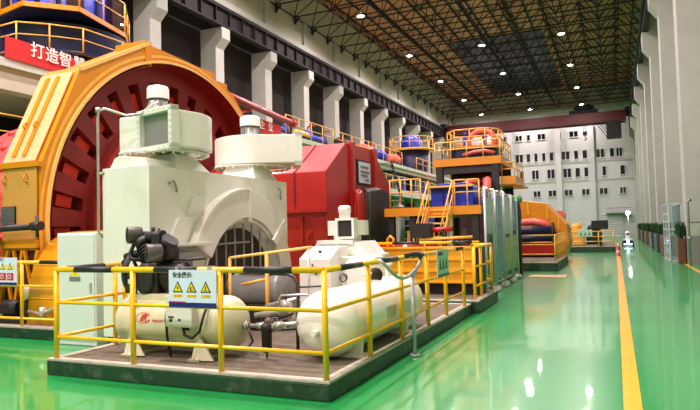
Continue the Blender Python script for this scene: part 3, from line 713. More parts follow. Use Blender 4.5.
# body: box with a hole for the grille in its aisle face
Rh = 1.24
b = MB().box(-7.22, -6.75, 7.02, 11.12, .2, CZ)
def face_with_hole(b, x, yl, yr, zb, zt, cy, cz, R, n=28):
    a0 = math.asin(max(-1, (zb-cz)/R)) if abs((zb-cz)/R) < 1 else -PI/2
    inn, out = [], []
    for i in range(n+1):
        a = a0+(PI-2*a0)*i/n; c, s = math.cos(a), math.sin(a)
        inn.append((x, cy+R*c, cz+R*s))
        ks = []
        if c > 1e-6: ks.append((yr-cy)/c)
        if c < -1e-6: ks.append((yl-cy)/c)
        if s > 1e-6: ks.append((zt-cz)/s)
        if s < -1e-6: ks.append((zb-cz)/s)
        k = max(min(ks), R); out.append((x, cy+k*c, cz+k*s))
    for p in ((x, yr, zt), (x, yl, zt)):
        j = min(range(n+1), key=lambda q: math.dist(out[q], p)); out[j] = p
    b.add(inn+out, [(i, i+1, n+2+i, n+1+i) for i in range(n)])
    b.add([(p[0]-.14, cy+(p[1]-cy)*.90, cz+(p[2]-cz)*.90) for p in inn]+inn, [(i, i+1, n+2+i, n+1+i) for i in range(n)], True)
face_with_hole(b, CX, 7.02, 11.12, .2, CZ, AY, AZ, Rh)
b.add([(-6.75, 7.02, .2), (CX, 7.02, .2), (CX, 7.02, CZ), (-6.75, 7.02, CZ)], [(0, 1, 2, 3)])
b.add([(-6.75, 11.12, .2), (CX, 11.12, .2), (CX, 11.12, CZ), (-6.75, 11.12, CZ)], [(0, 1, 2, 3)])
b.add([(-6.75, 7.02, CZ), (CX, 7.02, CZ), (CX, 11.12, CZ), (-6.75, 11.12, CZ)], [(0, 1, 2, 3)])
b.prism([(-7.15, 7.1, CZ), (-6.4, 7.1, CZ), (-6.45, 7.1, CZ+.13), (-6.95, 7.1, CZ+.19), (-7.05, 7.1, CZ+.16)], (0, .75, 0))
body = b.build('body', WHT, t, .012)
MB().box(-6.76, CX-.15, AY-1.25, AY+1.25, .2, AZ+1.25).build('dark_interior', SIGNK, t)
# arched hood: thick ring from 18 to 180 degrees with a stepped inner ring
def ring_sector(b, x0, x1, r0, r1, a0, a1, n=26):
    A = [a0+(a1-a0)*i/n for i in range(n+1)]
    P = lambda x, r: [(x, AY+r*math.cos(a), AZ+r*math.sin(a)) for a in A]
    v = P(x0, r0)+P(x0, r1)+P(x1, r0)+P(x1, r1); m = n+1; f = []
    for i in range(n): f += [(2*m+i, 2*m+i+1, 3*m+i+1, 3*m+i), (m+i, m+i+1, 3*m+i+1, 3*m+i), (i, i+1, 2*m+i+1, 2*m+i)]
    f += [(0, m, 3*m, 2*m), (n, m+n, 3*m+n, 2*m+n)]
    b.add(v, f)
D = math.radians
hd = ring_sector(MB(), CX-.02, CX+.30, 1.30, 1.80, D(90), D(150)) if False else None
b = MB(); ring_sector(b, CX-.02, CX+.13, 1.30, 1.82, D(90), D(152)); ring_sector(b, CX-.02, CX+.09, 1.30, 1.79, D(42), D(90)); b.build('arch_hood', WHT, t, .01)
b = MB(); ring_sector(b, CX-.02, CX+.16, 1.79, 1.84, D(90), D(152)); b.box(CX+.08, CX+.17, AY-.03, AY+.03, AZ+1.22, AZ+1.84)
a = D(42); c, s = math.cos(a), math.sin(a)
b.rbar((CX+.1, AY+1.2*c, AZ+1.2*s), (CX+.1, AY+1.83*c, AZ+1.83*s), .06, .16)
b.build('hood_lip', WHT2, t, .006)
b = MB(); ring_sector(b, CX-.02, CX+.03, 1.24, 1.30, D(-24), D(204)); b.build('grille_rim', WHT, t, .006)
b = MB(); ring_sector(b, CX-.02, CX+.03, 1.26, 1.74, D(-20), D(42)); b.build('arch_foot', WHT, t)
gr = MB()
for k in range(-3, 4):
    yy = AY+.28*k-.05; h = math.sqrt(max(.01, 1.2**2-(yy-AY)**2))
    gr.bar((CX+.02, yy, .25), (CX+.02, yy, AZ+h), .018, 6)
gr.bar((CX+.04, AY-1.2, 1.54), (CX+.04, AY+.12, 1.56), .02, 6)
gr.build('grille_bars', GRILLE, t)
MB().box(CX, CX+.30, 7.25, 8.15, 1.55, 1.60).prism([(CX, 7.35, 1.6), (CX, 7.62, 2.0), (CX, 8.0, 2.0), (CX, 7.75, 1.6)], (.06, 0, 0)).prism([(CX, 7.85, 2.06), (CX, 8.0, 2.36), (CX, 8.35, 2.38), (CX, 8.2, 2.1)], (.05, 0, 0)).build('bracket_shelf', WHT, t, .006)
MB().box(CX, CX+.28, 7.2, 7.95, 1.38, 1.46).box(CX, CX+.05, 7.2, 7.95, 1.2, 1.4).build('lower_shelf', GRYM, t, .006)
b = MB()
b.tube([(CX+.03, 7.42, 2.52), (CX+.06, 7.5, 2.56), (CX+.06, 7.56, 2.46), (CX+.03, 7.6, 2.4)], .02, 6)
b.tube([(CX+.02, 10.75, 2.62), (CX+.06, 10.8, 2.56), (CX+.06, 10.76, 2.48), (CX+.02, 10.85, 2.4)], .014, 6)
b.build('lifting_lug', GRILLE, t)
# flared foot at the far corner
MB().prism([(CX, 11.12, 1.75), (CX, 11.1, 1.3), (CX, 11.25, .2), (CX, 11.12, .2)], (-.3, 0, 0)).build('flared_foot', WHT, t)

def blower(cx, cy, z0, z1, n2, t2, r, L, T0, T1, motor, mz, mr):
    """volute: n2 outlet direction, t2 side of the outlet."""
    n2, t2 = Vector((*n2, 0)).normalized(), Vector((*t2, 0)).normalized(); c = Vector((cx, cy, 0))
    P = [c+n2*L+t2*T1]
    for i in range(33):
        a = D(245)*i/32; rr = T1+(r-T1)*min(1, i/8)
        P.append(c+t2*rr*math.cos(a)-n2*rr*math.sin(a))
    P.append(c+n2*L+t2*T0)
    poly = [(p.x, p.y, z0) for p in P]
    b = MB().prism(poly, (0, 0, z1-z0))
    # hollow-looking outlet: flange frame, recessed mesh
    h = b.build('blower_housing', WHT, t, .015)
    u = MB()
    for dz0, dz1, a0, a1 in ((z0-.04, z1+.04, T0-.05, T0+.03), (z0-.04, z1+.04, T1-.03, T1+.05), (z0-.05, z0+.03, T0-.05, T1+.05), (z1-.03, z1+.05, T0-.05, T1+.05)):
        v = [c+n2*l+t2*a+Vector((0, 0, z)) for z in (dz0, dz1) for l in (L-.02, L+.12) for a in (a0, a1)]
        u.add(v, [(0, 2, 3, 1), (4, 5, 7, 6), (0, 1, 5, 4), (2, 6, 7, 3), (0, 4, 6, 2), (1, 3, 7, 5)])
    bo = u
    for i in range(7):
        for q in (z0-.02, z1+.02):
            p = c+n2*(L+.12)+t2*(T0+(T1-T0)*i/6)+Vector((0, 0, q)); bo.bar(p, p+n2*.015, .014, 6)
        for q in (T0-.02, T1+.02):
            p = c+n2*(L+.12)+t2*q+Vector((0, 0, z0+(z1-z0)*i/6)); bo.bar(p, p+n2*.015, .014, 6)
    u.build('outlet_flange', WHT, h)
    v = [c+n2*(L+.03)+t2*a+Vector((0, 0, z)) for z in (z0, z1) for a in (T0, T1)]
    MB().add(v, [(0, 1, 3, 2)]).build('outlet_mesh', MESHG, h)
    ring = MB().lathe([(0, r*.97), (0, r+.02), (.03, r+.02), (.03, r*.97)], (cx, cy, z0-.04), (0, 0, 1), 40)
    for i in range(28):
        a = 2*PI*i/28; ring.bar((cx+(r-.05)*math.cos(a), cy+(r-.05)*math.sin(a), z0-.07), (cx+(r-.05)*math.cos(a), cy+(r-.05)*math.sin(a), z0-.02), .02, 6)
    ring.build('base_flange', WHT, h)
    mx_, my_ = motor
    m_ = MB().lathe([(0, .26*mr), (.04, .26*mr), (.05, .19*mr), (.3*mz, .19*mr), (.3*mz, .0)], (mx_, my_, z1), (0, 0, 1), 24)
    for i in range(18):
        a = 2*PI*i/18; m_.cbox((mx_+.195*mr*math.cos(a), my_+.195*mr*math.sin(a), z1+.17), .03, .012, .24, a)
    mo = m_.build('fan_motor', GRILLE, h)
    MB().lathe([(0, .225*mr), (.17, .225*mr), (.21, .2*mr), (.235, .1*mr), (.24, 0)], (mx_, my_, z1+.28*mz), (0, 0, 1), 28).build('motor_cap', WHT2, mo)
    return h
# two blowers, each on a neck that widens down to the casing roof
def frustum(cx, cy, z0, z1, h0, h1):
    v = [(cx+sx*h0, cy+sy*h0, z0) for sx, sy in ((-1, -1), (1, -1), (1, 1), (-1, 1))]+[(cx+sx*h1, cy+sy*h1, z1) for sx, sy in ((-1, -1), (1, -1), (1, 1), (-1, 1))]
    return MB().add(v, [(3, 2, 1, 0), (4, 5, 6, 7), (0, 1, 5, 4), (1, 2, 6, 5), (2, 3, 7, 6), (3, 0, 4, 7)])
frustum(-6.72, 8.05, CZ-.01, 3.04, .44, .24).build('fan_neck', WHT, t, .008)
blower(-6.8, 7.96, 3.07, 3.63, (-.23, -.97), (.97, -.23), .70, .47, .14, .92, (-6.93, 7.96), 1.3, .8)
frustum(-6.84, 10.5, CZ-.01, 3.10, .44, .30).build('fan_neck', WHT, t, .008)
blower(-6.92, 10.82, 3.10, 3.66, (.84, .54), (.54, -.84), .78, .84, .18, .86, (-7.0, 10.86), 1.1, .95)

# thin vertical conduit beside the casing
t2_ = thing('conduit_pipe', 'thin white conduit rising beside the casing and bending over to the square blower', 'conduit', (-7.27, 7.02, .2))
MB().tube([(-7.25, 7.05, 1.72), (-7.25, 6.97, 1.80), (-7.25, 6.97, 3.54), (-7.24, 6.98, 3.67), (-7.15, 7.02, 3.70), (-7.05, 7.08, 3.66), (-6.9, 7.2, 3.60), (-6.7, 7.3, 3.62), (-6.6, 7.4, 3.75), (-6.62, 7.6, 3.86)], .02, 8).build('pipe', PIPES, t2_)
MB().bar((-7.25, 6.97, 2.7), (-7.18, 7.02, 2.7), .02, 6).bar((-7.25, 6.97, 3.64), (-7.25, 6.97, 3.72), .035, 8).build('clamp', PIPES, t2_)

# ------------------------------------------------------------------ gold ring motor
RX, RY, RZ, RI = -10.0, 12.387, 1.955, 3.99
t = thing('ring_motor', 'huge gold octagonal ring motor with a dark red slotted rotor inside', 'ring motor', (-10.5, RY, .2))
outer = [(16.7, .2), (16.7, 2.2), (16.0, 4.5), (14.6, 5.76), (13.15, 6.17), (11.2, 6.27), (9.14, 5.16), (8.22, 3.18), (8.22, .2)]
def hit(a):
    c, s = math.cos(a), math.sin(a); best = None
    for (y0, z0), (y1, z1) in zip(outer, outer[1:]):
        dy, dz = y1-y0, z1-z0; den = c*dz-s*dy
        if abs(den) < 1e-9: continue
        k = ((y0-RY)*dz-(z0-RZ)*dy)/den; u = ((y0-RY)*s-(z0-RZ)*c)/den
        if k > 0 and -1e-6 <= u <= 1+1e-6: best = k if best is None else min(best, k)
    return best
aa = math.asin((.2-RZ)/RI)
ang = sorted([aa+(PI-2*aa)*i/64 for i in range(65)]+[math.atan2(z-RZ, y-RY) % (2*PI) if y < RY else math.atan2(z-RZ, y-RY) for y, z in outer[1:-1]])
def pol(r, a, x): return (x, RY+r*math.cos(a), RZ+r*math.sin(a))
def annulus(b, x, angs, rin, rout):
    n = len(angs); v = [pol(rin(a), a, x) for a in angs]+[pol(rout(a), a, x) for a in angs]
    b.add(v, [(i, i+1, n+i+1, n+i) for i in range(n-1)])
def band(b, x0, x1, angs, r, smooth=False):
    n = len(angs); v = [pol(r(a), a, x0) for a in angs]+[pol(r(a), a, x1) for a in angs]
    b.add(v, [(i, i+1, n+i+1, n+i) for i in range(n-1)], smooth)
H = lambda a: hit(a) or 4.8
b = MB(); annulus(b, RX, ang, lambda a: RI+.1, H); band(b, RX-1.05, RX, ang, H); annulus(b, RX-1.05, ang, lambda a: RI+.1, H)
fr = b.build('outer_frame', GOLD, t)
b = MB(); annulus(b, RX+.06, ang, lambda a: RI+.04, lambda a: RI+.1); band(b, RX-.02, RX+.06, ang, lambda a: RI+.1, True); b.build('rim', CREAM, t)
b = MB(); band(b, RX-1.0, RX+.06, ang, lambda a: RI, True); b.build('bore', REDP, t)
b = MB(); annulus(b, RX+.012, ang, lambda a: RI+.17, lambda a: RI+.24); b.build('rim_groove', YELD, t)
# peach cover panels on the face towards the camera, with raised ribs
for (y0, z0), (y1, z1), w in (((8.22, 3.2), (9.12, 5.13), .9), ((8.22, .25), (8.22, 3.1), .95)):
    d = Vector((0, y1-y0, z1-z0)).normalized(); nrm = Vector((0, -d.z, d.y))
    p0, p1 = Vector((RX-1.02, y0, z0))+nrm*.02, Vector((RX-1.02, y1, z1))+nrm*.02
    q = [p0, p0+Vector((w, 0, 0)), p1+Vector((w, 0, 0)), p1]
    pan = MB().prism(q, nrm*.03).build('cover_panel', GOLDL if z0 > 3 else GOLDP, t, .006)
    if z0 > 3:
        rb = MB()
        for fx in (.3, .62):
            rb.rbar(p0+Vector((w*fx, 0, 0))+d*.12+nrm*.04, p1+Vector((w*fx, 0, 0))-d*.1+nrm*.04, .1, .04)
        rb.build('cover_rib', GOLD, pan)
    hd_ = MB()
    for fx in ((.12, .75) if z0 < 3 else (.3, .62)):
        c = p0+Vector((w*fx, 0, 0))+d*((2.55 if z0 < 3 else .75))+nrm*.05
        hd_.tube([c, c+nrm*.06+d*.02, c+nrm*.06+d*.13, c+d*.15], .018, 6)
    hd_.build('handle', GOLD, pan)
MB().box(RX-1.08, RX+.03, 8.12, 8.26, 3.1, 3.2).build('cover_ledge', GOLD, t)
gl = MB().box(RX-1.0, RX-.62, 8.14, 8.18, 2.0, 2.36).build('vent_grille', SIGNK, t)
sl = MB()
for i in range(7): sl.box(RX-1.0, RX-.62, 8.12, 8.145, 2.02+.05*i, 2.03+.05*i)
for i in range(8): sl.box(RX-1.0+.05*i, RX-.985+.05*i, 8.12, 8.145, 2.0, 2.36)
sl.build('grille_wire', GRYM, gl)
MB().box(RX-1.05, RX-.0, 8.08, 8.2, 1.55, 1.7).build('sill_bar', GOLD, t)
b = MB()
for i in range(3): b.rbar((RX-1.0+.4*i, 8.1, .3), (RX-.75+.4*i, 8.1, 1.5), .06, .06).rbar((RX-.6+.3*i, 8.1, .3), (RX-.9+.3*i, 8.1, 1.5), .05, .05)
b.build('stay', GOLD, t)
MB().box(RX-1.0, RX-.02, 8.16, 8.19, .25, 1.5).build('base_plate', REDD, t)
b = MB().prism([(RX-.3, 11.35, 6.3), (RX-.3, 12.0, 6.28), (RX-.3, 12.0, 6.45), (RX-.3, 11.35, 6.4)], (.25, 0, 0)) if False else MB().box(RX-.7, RX-.1, 13.2, 13.9, 6.05, 6.22).box(RX-.7, RX-.1, 14.0, 14.5, 5.8, 6.02)
b.build('top_cover', GOLD, t)
MB().box(RX-.9, RX+.03, 11.05, 11.25, 5.75, 6.33).build('joint_strap', GOLD, t)
MB().rbar((RX-1.0, 9.2, 5.2), (RX-.02, 9.2, 5.2), .1, .1).rbar((RX+.01, 9.16, 5.2), (RX+.01, 11.2, 6.3), .05, .08).build('edge_strip', CREAM, t)
# rotor disc with radial slots
XR_ = RX-.42; NS = 30
disc = MB(); ra, rb_, rc = 2.85, 3.62, RI
allang = [2*PI*i/(NS*4) for i in range(NS*4+1)]
annulus(disc, XR_, allang, lambda a: 0.4, lambda a: ra); annulus(disc, XR_, allang, lambda a: rb_, lambda a: rc)
for k in range(NS):
    a0 = 2*PI*(k+.0)/NS; aw = 2*PI/NS
    annulus(disc, XR_, [a0+aw*.46, a0+aw*.73, a0+aw], lambda a: ra, lambda a: rb_)
    # reveal of the slot
    s0, s1 = a0, a0+aw*.46
    for a in (s0, s1): disc.add([pol(ra, a, XR_), pol(rb_, a, XR_), pol(rb_, a, XR_-.35), pol(ra, a, XR_-.35)], [(0, 1, 2, 3)])
    for r in (ra, rb_): band(disc, XR_-.35, XR_, [s0, s1], lambda a, r=r: r)
ro = disc.build('rotor_disc', REDP, t)
b = MB(); annulus(b, XR_-.36, allang, lambda a: .4, lambda a: rc); b.build('slot_backing', REDD, t)
for k in range(NS):
    a = 2*PI*(k+.2)/NS; y_, z_ = RY+3.2*math.cos(a), RZ+3.2*math.sin(a)
    if z_ < .5: continue
    Mx = Matrix.Rotation(a, 3, 'X'); c0 = Vector((XR_-.28, y_, z_)); v = [c0+Mx @ Vector((x, yy, zz)) for zz in (-.13, .13) for yy in (-.2, .2) for x in (-.08, .14)]
    MB().add(v, [(0, 2, 3, 1), (4, 5, 7, 6), (0, 1, 5, 4), (2, 6, 7, 3), (0, 4, 6, 2), (1, 3, 7, 5)]).build('pole_block', REDB, t, .02)
b = MB(); band(b, XR_, XR_+.22, allang, lambda a: 2.72, True); annulus(b, XR_+.22, allang, lambda a: .4, lambda a: 2.72); b.build('hub_plate', REDP, t)
b = MB(); annulus(b, XR_+.235, allang, lambda a: 2.62, lambda a: 2.69); b.build('hub_ring', RED, t)
b = MB()
for k in range(40):
    a = 2*PI*k/40; b.bar(pol(2.45, a, XR_+.21), pol(2.45, a, XR_+.26), .035, 6)
b.build('hub_bolts', REDP, t)
MB().bar((RX-1, RY, RZ), (RX+.6, RY, RZ), .42, 24).build('shaft', GRYM, t)

# mill shell behind the ring
t = thing('mill_shell', 'bright red bolted mill drum behind the gold ring at the far left', 'mill drum', (-13, RY, .2))
b = MB().lathe([(0, 2.9), (3.2, 2.9), (3.2, 0)], (-14.6, RY, RZ+.05), (1, 0, 0), 60)
for i in range(7):
    for k in range(38):
        a = 2*PI*(k+.5*(i % 2))/38
        p = Vector((-14.2+.45*i, RY+2.9*math.cos(a), RZ+.05+2.9*math.sin(a))); q = Vector((0, math.cos(a), math.sin(a)))
        if p.z > .5 and p.y < RY+1: b.bar(p-q*.03, p+q*.08, .10, 8, .07)
b.build('shell', SHELLR, t)
t = thing('shell_flange', 'dark red flange ring beside the bolted mill drum', 'flange', (-11.3, RY, .2)) if False else None

# orange half-drum coupling guard
t = thing('coupling_guard', 'rounded orange guard cover behind the left railing', 'guard', (-9.2, 8.8, .2))
prf = [(0, 0.0), (0, 1.42), (2.1, 1.42), (2.1, 0)]
MB().lathe([(0, .001), (0, 1.42), (1.93, 1.42), (1.93, .001)], (-9.9, 9.26, .43), (1, 0, 0), 40, -PI/2+.0, PI*1.5-.0, True).squash(8.87, 9.26, .75).build('cover', ORNG, t)
b = MB()
for a in (.35, .8, 1.25):
    b.bar((-9.88, 9.26-1.422*math.cos(a-.2), .43+1.422*math.sin(a-.2)), (-8.0, 9.26-1.422*math.cos(a-.2), .43+1.422*math.sin(a-.2)), .012, 6)
b.squash(8.87, 9.26, .75).build('seam', YELD, t)
MB().box(-9.0, -8.9, 8.82, 8.92, 1.84, 1.92).build('lug', ORNG, t)

# black pipe across the far left
t = thing('lagged_pipe', 'black horizontal flanged pipe in front of the gold ring motor', 'pipe', (-10.4, 7.95, 1.9))
MB().bar((-11.8, 7.95, 1.9), (-9.85, 7.95, 1.95), .06, 14).build('pipe', PIPEB, t)
MB().bar((-9.9, 7.95, 1.95), (-9.68, 7.95, 1.96), .085, 14).bar((-9.78, 7.95, 1.75), (-9.78, 7.95, 2.15), .03, 8).build('flange', PIPEB, t)
MB().rbar((-10.9, 7.95, .2), (-10.9, 7.95, 1.85), .1, .1).rbar((-11.6, 7.95, .2), (-11.6, 7.95, 1.85), .1, .1).build('support', PIPEB, t)
t = thing('oil_pump', 'small dark pump set with a white valve behind the sign on the left railing', 'pump', (-9.6, 7.85, .2))
MB().box(-10.6, -9.93, 7.75, 8.0, .2, .3).bar((-10.5, 7.87, .45), (-10.1, 7.87, .45), .15, 14).box(-10.05, -9.85, 7.78, 7.96, .3, .62).build('pump_body', IRON, t)
MB().bar((-9.95, 7.85, .6), (-9.95, 7.85, .85), .09, 12).build('white_canister', WHT, t)
MB().tube([(-9.7, 7.7, .42), (-9.3, 7.62, .4), (-8.9, 7.6, .52), (-8.65, 7.6, .55)], .03, 8).bar((-9.25, 7.62, .35), (-9.25, 7.62, .52), .06, 8).build('pipe_run', PIPES, t)

# left plinth railing and sign
railing('safety_railing', 'yellow and black pipe railing along the left plinth in front of the orange guard', [(-12.2, 7.5), (-10.9, 7.5), (-9.61, 7.5), (-8.5, 7.5)], .2, [1.11, .70, .13], .03, .032, .022, [(3.05, 3.7), (1.2, 1.8)], run=[(-12.2, 7.5), (-8.5, 7.5)])
y = 7.44
s = thing('warning_sign', 'white sign with yellow triangles and red prohibition marks on the left railing', 'sign', (-9.93, y, .9))
MB().box(-10.3, -9.65, y-.012, y, .92, 1.40).build('board', SIGNW, s)
MB().box(-10.3, -9.65, y-.016, y-.011, .92, .965).build('navy_band', SIGNN, s)
text('heading_text', '安全提示:', .06, (-10.1, y-.013, 1.36), (1, 0, 0), (0, 0, 1), SIGNK, s)
for i in range(3):
    cx_ = -10.2+.19*i
    MB().prism([(cx_-.06, y-.013, 1.19), (cx_+.06, y-.013, 1.19), (cx_, y-.013, 1.31)], (0, -.003, 0)).build('warning_triangle', SIGNK, s)
    MB().prism([(cx_-.042, y-.0165, 1.2), (cx_+.042, y-.0165, 1.2), (cx_, y-.0165, 1.285)], (0, -.002, 0)).build('triangle_face', SIGNY, s)
    MB().box(cx_+.06, cx_+.115, y-.015, y-.011, 1.2, 1.28).build('caption_strip', SIGNY, s)
    MB().box(cx_-.07, cx_+.09, y-.015, y-.011, 1.0, 1.13).build('prohibition_panel', SIGNR, s)
    MB().lathe([(0, .03), (.003, .03), (.003, .042), (0, .042)], (cx_-.01, y-.0155, 1.065), (0, -1, 0), 16).build('prohibition_ring', SIGNW, s)
MB().box(-10.15, -10.1, y, 7.52, 1.3, 1.345).box(-9.8, -9.75, y, 7.52, 1.3, 1.345).build('hook', STEEL, s)
# ------------------------------------------------------------------ red motor hood with its tarpaulin
t = thing('red_motor_hood', 'long red machine hood with sloping roof and a white plate on its end', 'machine hood', (-8, 15, .2))
prof = [(13.0, .2), (13.0, 3.17), (14.2, 3.98), (16.1, 4.02), (17.45, 3.1), (17.6, 2.6), (17.6, .2)]
MB().prism([(-9.88, y, z) for y, z in prof], (3.6, 0, 0)).build('hood', RED, t, .02)
MB().box(-9.88, -6.26, 12.9, 13.05, 2.18, 2.27).build('ledge', RED, t)
b = MB()
for x in (-7.14, -8.6, -9.7):
    b.rbar((x, 12.985, 3.17), (x, 14.19, 3.99), .04, .03).box(x-.02, x+.02, 12.97, 13.0, 2.27, 3.17)
b.build('panel_joint', REDP, t)
b = MB()
for x in (-6.95, -8.3): b.box(x-.04, x+.04, 12.96, 13.0, .3, 2.1)
b.tube([(-6.72, 12.98, 1.75), (-6.7, 12.93, 1.7), (-6.72, 12.93, 1.6), (-6.76, 12.98, 1.55)], .02, 6).build('cleat', RED, t)
b = MB()
for y in (14.55, 16.15): b.box(-6.3, -6.2, y-.1, y+.1, 1.5, 4.03)
b.build('end_rib', RED, t)
pl = MB().box(-6.28, -6.23, 14.83, 15.78, 2.95, 3.62).build('plate_frame', IRON, t)
MB().box(-6.235, -6.215, 14.92, 15.72, 3.0, 3.57).build('white_plate', SIGNW, pl)
b = MB()
for z, a in ((3.43, .55), (3.3, .62), (3.2, .5)): b.box(-6.216, -6.21, 15.02, 15.02+a, z-.035, z+.035)
b.box(-6.216, -6.21, 15.3, 15.6, 3.06, 3.12).build('plate_marks', SIGNGR, pl)
# tarpaulin over the end of the shaft: a draped sheet with folds
def drape(x0, x1, y0, y1, zt, zb, m, nx=26, nz=14, amp=.10, seed=1):
    rnd = random.Random(seed); ph = [rnd.uniform(0, 6.28) for _ in range(6)]
    b = MB(); per = []
    N_ = 56
    for j in range(nz+1):
        u = j/nz; z = zt+(zb-zt)*u
        for i in range(N_):
            a = 2*PI*i/N_
            sx, sy = (x1-x0)/2, (y1-y0)/2; k = 1/max(abs(math.cos(a)), abs(math.sin(a)))**.75
            f = 1+amp*u*(math.sin(7*a+ph[0]+1.5*u)+.6*math.sin(11*a+ph[1]-2*u)+.4*math.sin(17*a+ph[2]))+(-.16*(1-u)**3)
            per.append(((x0+x1)/2+sx*k*f*math.cos(a), (y0+y1)/2+sy*k*f*math.sin(a), z+.05*math.sin(3*a+ph[3])*(1-u)+(.06*math.sin(9*a+ph[4]) if j == nz else 0)))
    fs = [(j*N_+i, j*N_+(i+1) % N_, (j+1)*N_+(i+1) % N_, (j+1)*N_+i) for j in range(nz) for i in range(N_)]
    b.add(per, fs, True)
    top = [tuple(per[i]) for i in range(N_)]; c = ((x0+x1)/2, (y0+y1)/2, zt+.12)
    b.add(top+[c], [(i, (i+1) % N_, N_) for i in range(N_)], True)
    return b
tp = drape(-6.19, -5.86, 14.75, 16.6, 2.78, .9, TARP, amp=.10).build('tarpaulin', TARP)
tag(tp, 'dark olive tarpaulin draped over a shaft end beside the red hood', 'tarpaulin')
tp2 = drape(-6.2, -6.0, 14.35, 14.8, 2.7, 1.9, RED, amp=.1, seed=4).build('red_cloth', RED)
tag(tp2, 'red cloth hanging between the red hood and the olive tarpaulin', 'cloth')
tag(drape(-5.83, -5.72, 16.75, 17.15, 2.35, 1.2, WHT, amp=.12, seed=9).build('grey_sheet', CABW), 'pale grey sheet hanging at the edge of the olive tarpaulin', 'sheet')

# ------------------------------------------------------------------ orange panelled skid
t = thing('orange_skid', 'low orange panelled skid with black-banded handrail at the far end of the plinth', 'skid', (-4, 13.4, .26))
MB().box(-5.3, -2.85, 13.25, 13.9, .50, 1.30).build('panel', ORNG, t, .01)
b = MB()
for x in (-5.3, -3.98, -2.88): b.box(x-.03, x+.03, 13.2, 13.26, .5, 1.32)
for z in (.52, .76, 1.02, 1.28): b.box(-5.35, -2.85, 13.21, 13.26, z-.018, z+.018)
b.build('panel_rib', ORNG, t)
MB().box(-5.25, -2.9, 13.4, 13.85, .26, .5).build('base', IRON, t)
MB().box(-2.86, -2.74, 13.3, 13.9, .26, 1.3).build('dark_end', IRON, t)
hr = MB().bar((-5.5, 13.3, 1.40), (-2.75, 13.3, 1.40), .03, 8).build('handrail', YEL, t)
for a, c in ((-4.75, -4.1), (-3.35, -2.9)): MB().bar((a, 13.3, 1.40), (c, 13.3, 1.40), .033, 8).build('black_band', BLK, hr)
b = MB()
for x in (-5.4, -3.98): b.bar((x, 13.3, 1.25), (x, 13.3, 1.4), .025, 8)
b.tube([(-4.95, 13.5, 1.3), (-4.95, 13.5, 1.5), (-4.88, 13.5, 1.57), (-4.8, 13.5, 1.5), (-4.8, 13.5, 1.3)], .03, 8).build('lifting_eye', ORNG, t)
# dark equipment behind the orange skid
t = thing('oil_station', 'low dark machinery with a black box and red pipes behind the orange skid', 'oil station', (-4.5, 14.9, 0))
MB().box(-5.6, -3.2, 14.2, 14.48, 0, .9).build('base', IRON, t)
MB().box(-4.62, -4.1, 14.2, 14.46, 1.5, 1.85).build('black_box', SIGNK, t)
MB().bar((-5.6, 14.35, 1.3), (-4.0, 14.35, 1.3), .08, 10).bar((-4.2, 14.35, 1.68), (-3.6, 14.35, 1.7), .06, 10).build('red_pipe', RED, t)
MB().bar((-5.6, 14.25, 1.2), (-3.1, 14.25, 1.25), .035, 8).bar((-4.4, 14.25, 1.45), (-3.1, 14.25, 1.5), .035, 8).build('ochre_pipe', YELD, t)
b = MB()
for x in (-5.2, -4.3, -3.8, -3.3): b.box(x-.05, x+.05, 14.28, 14.42, .9, 1.5 if x < -4.3 else 1.7)
b.build('stand', IRON, t)
t = thing('steel_ladder', 'dark steep ladder standing beyond the olive tarpaulin', 'ladder', (-9.3, 27, 0))
b = MB().rbar((-10.6, 27.2, 5.1), (-9.2, 27, .0), .12, .06).rbar((-10.0, 28.1, 5.1), (-8.6, 27.9, .0), .12, .06).build('stringer', IRON, t)
b = MB()
for i in range(16):
    k = (i+.5)/16; b.rbar((-10.6+1.4*k, 27.2-.2*k, 5.1-4.9*k), (-10.0+1.4*k, 28.1-.2*k, 5.1-4.9*k), .2, .04)
b.build('tread', GRYM, t)

# ------------------------------------------------------------------ near machine deck with stair
t = thing('machine_deck', 'lower machine deck with a gold edge beam on dark legs behind the orange skid', 'deck', (-4.5, 17.5, 0))
MB().box(-5.66, -3.08, 15.25, 20.4, 2.06, 2.28).build('edge_beam', GOLD, t)
MB().box(-5.62, -3.12, 15.3, 20.35, 2.28, 2.31).build('deck_plate', IRON, t)
for x in (-5.5, -4.9, -3.25):
    for y in (15.4, 17.8, 20.2): MB().box(x-.08, x+.08, y-.08, y+.08, 0, 2.06).build('leg', IRON, t)
DL = [.62, .33]
railing('deck_railing', 'ochre railing along the left front of the lower machine deck', [(-5.5, 15.3), (-5.2, 15.3), (-4.9, 15.3), (-4.65, 15.3)], 2.31, [.72, .38], .018, .018, .014, m=YELD, n=6)
railing('deck_railing', 'ochre railing along the aisle side of the lower machine deck above the display panels', [(-3.12, 15.3+.42*i) for i in range(13)], 2.28, [.42, .22], .02, .022, .016, m=YELD, n=6)
railing('deck_railing', 'short ochre railing on the right front of the lower machine deck', [(-3.75, 15.3), (-3.42, 15.3), (-3.12, 15.3)], 2.28, [.66, .35], .018, .02, .014, m=YELD, n=6)
t = thing('access_stair', 'steep yellow stair with handrails climbing to the lower machine deck', 'stair', (-4.25, 14.6, 0))
b = MB().rbar((-4.62, 14.62, .9), (-4.42, 15.24, 2.25), .04, .14).rbar((-4.02, 14.62, .9), (-3.82, 15.24, 2.25), .04, .14).build('stringer', YELD, t)
for i in range(8):
    k = (i+.5)/8; y = 14.62+.68*k; z = .9+1.38*k; x = -4.6+.2*k
    MB().box(x, x+.58, y-.03, y+.12, z-.02, z+.02).build('tread', YELD, t)
b = MB()
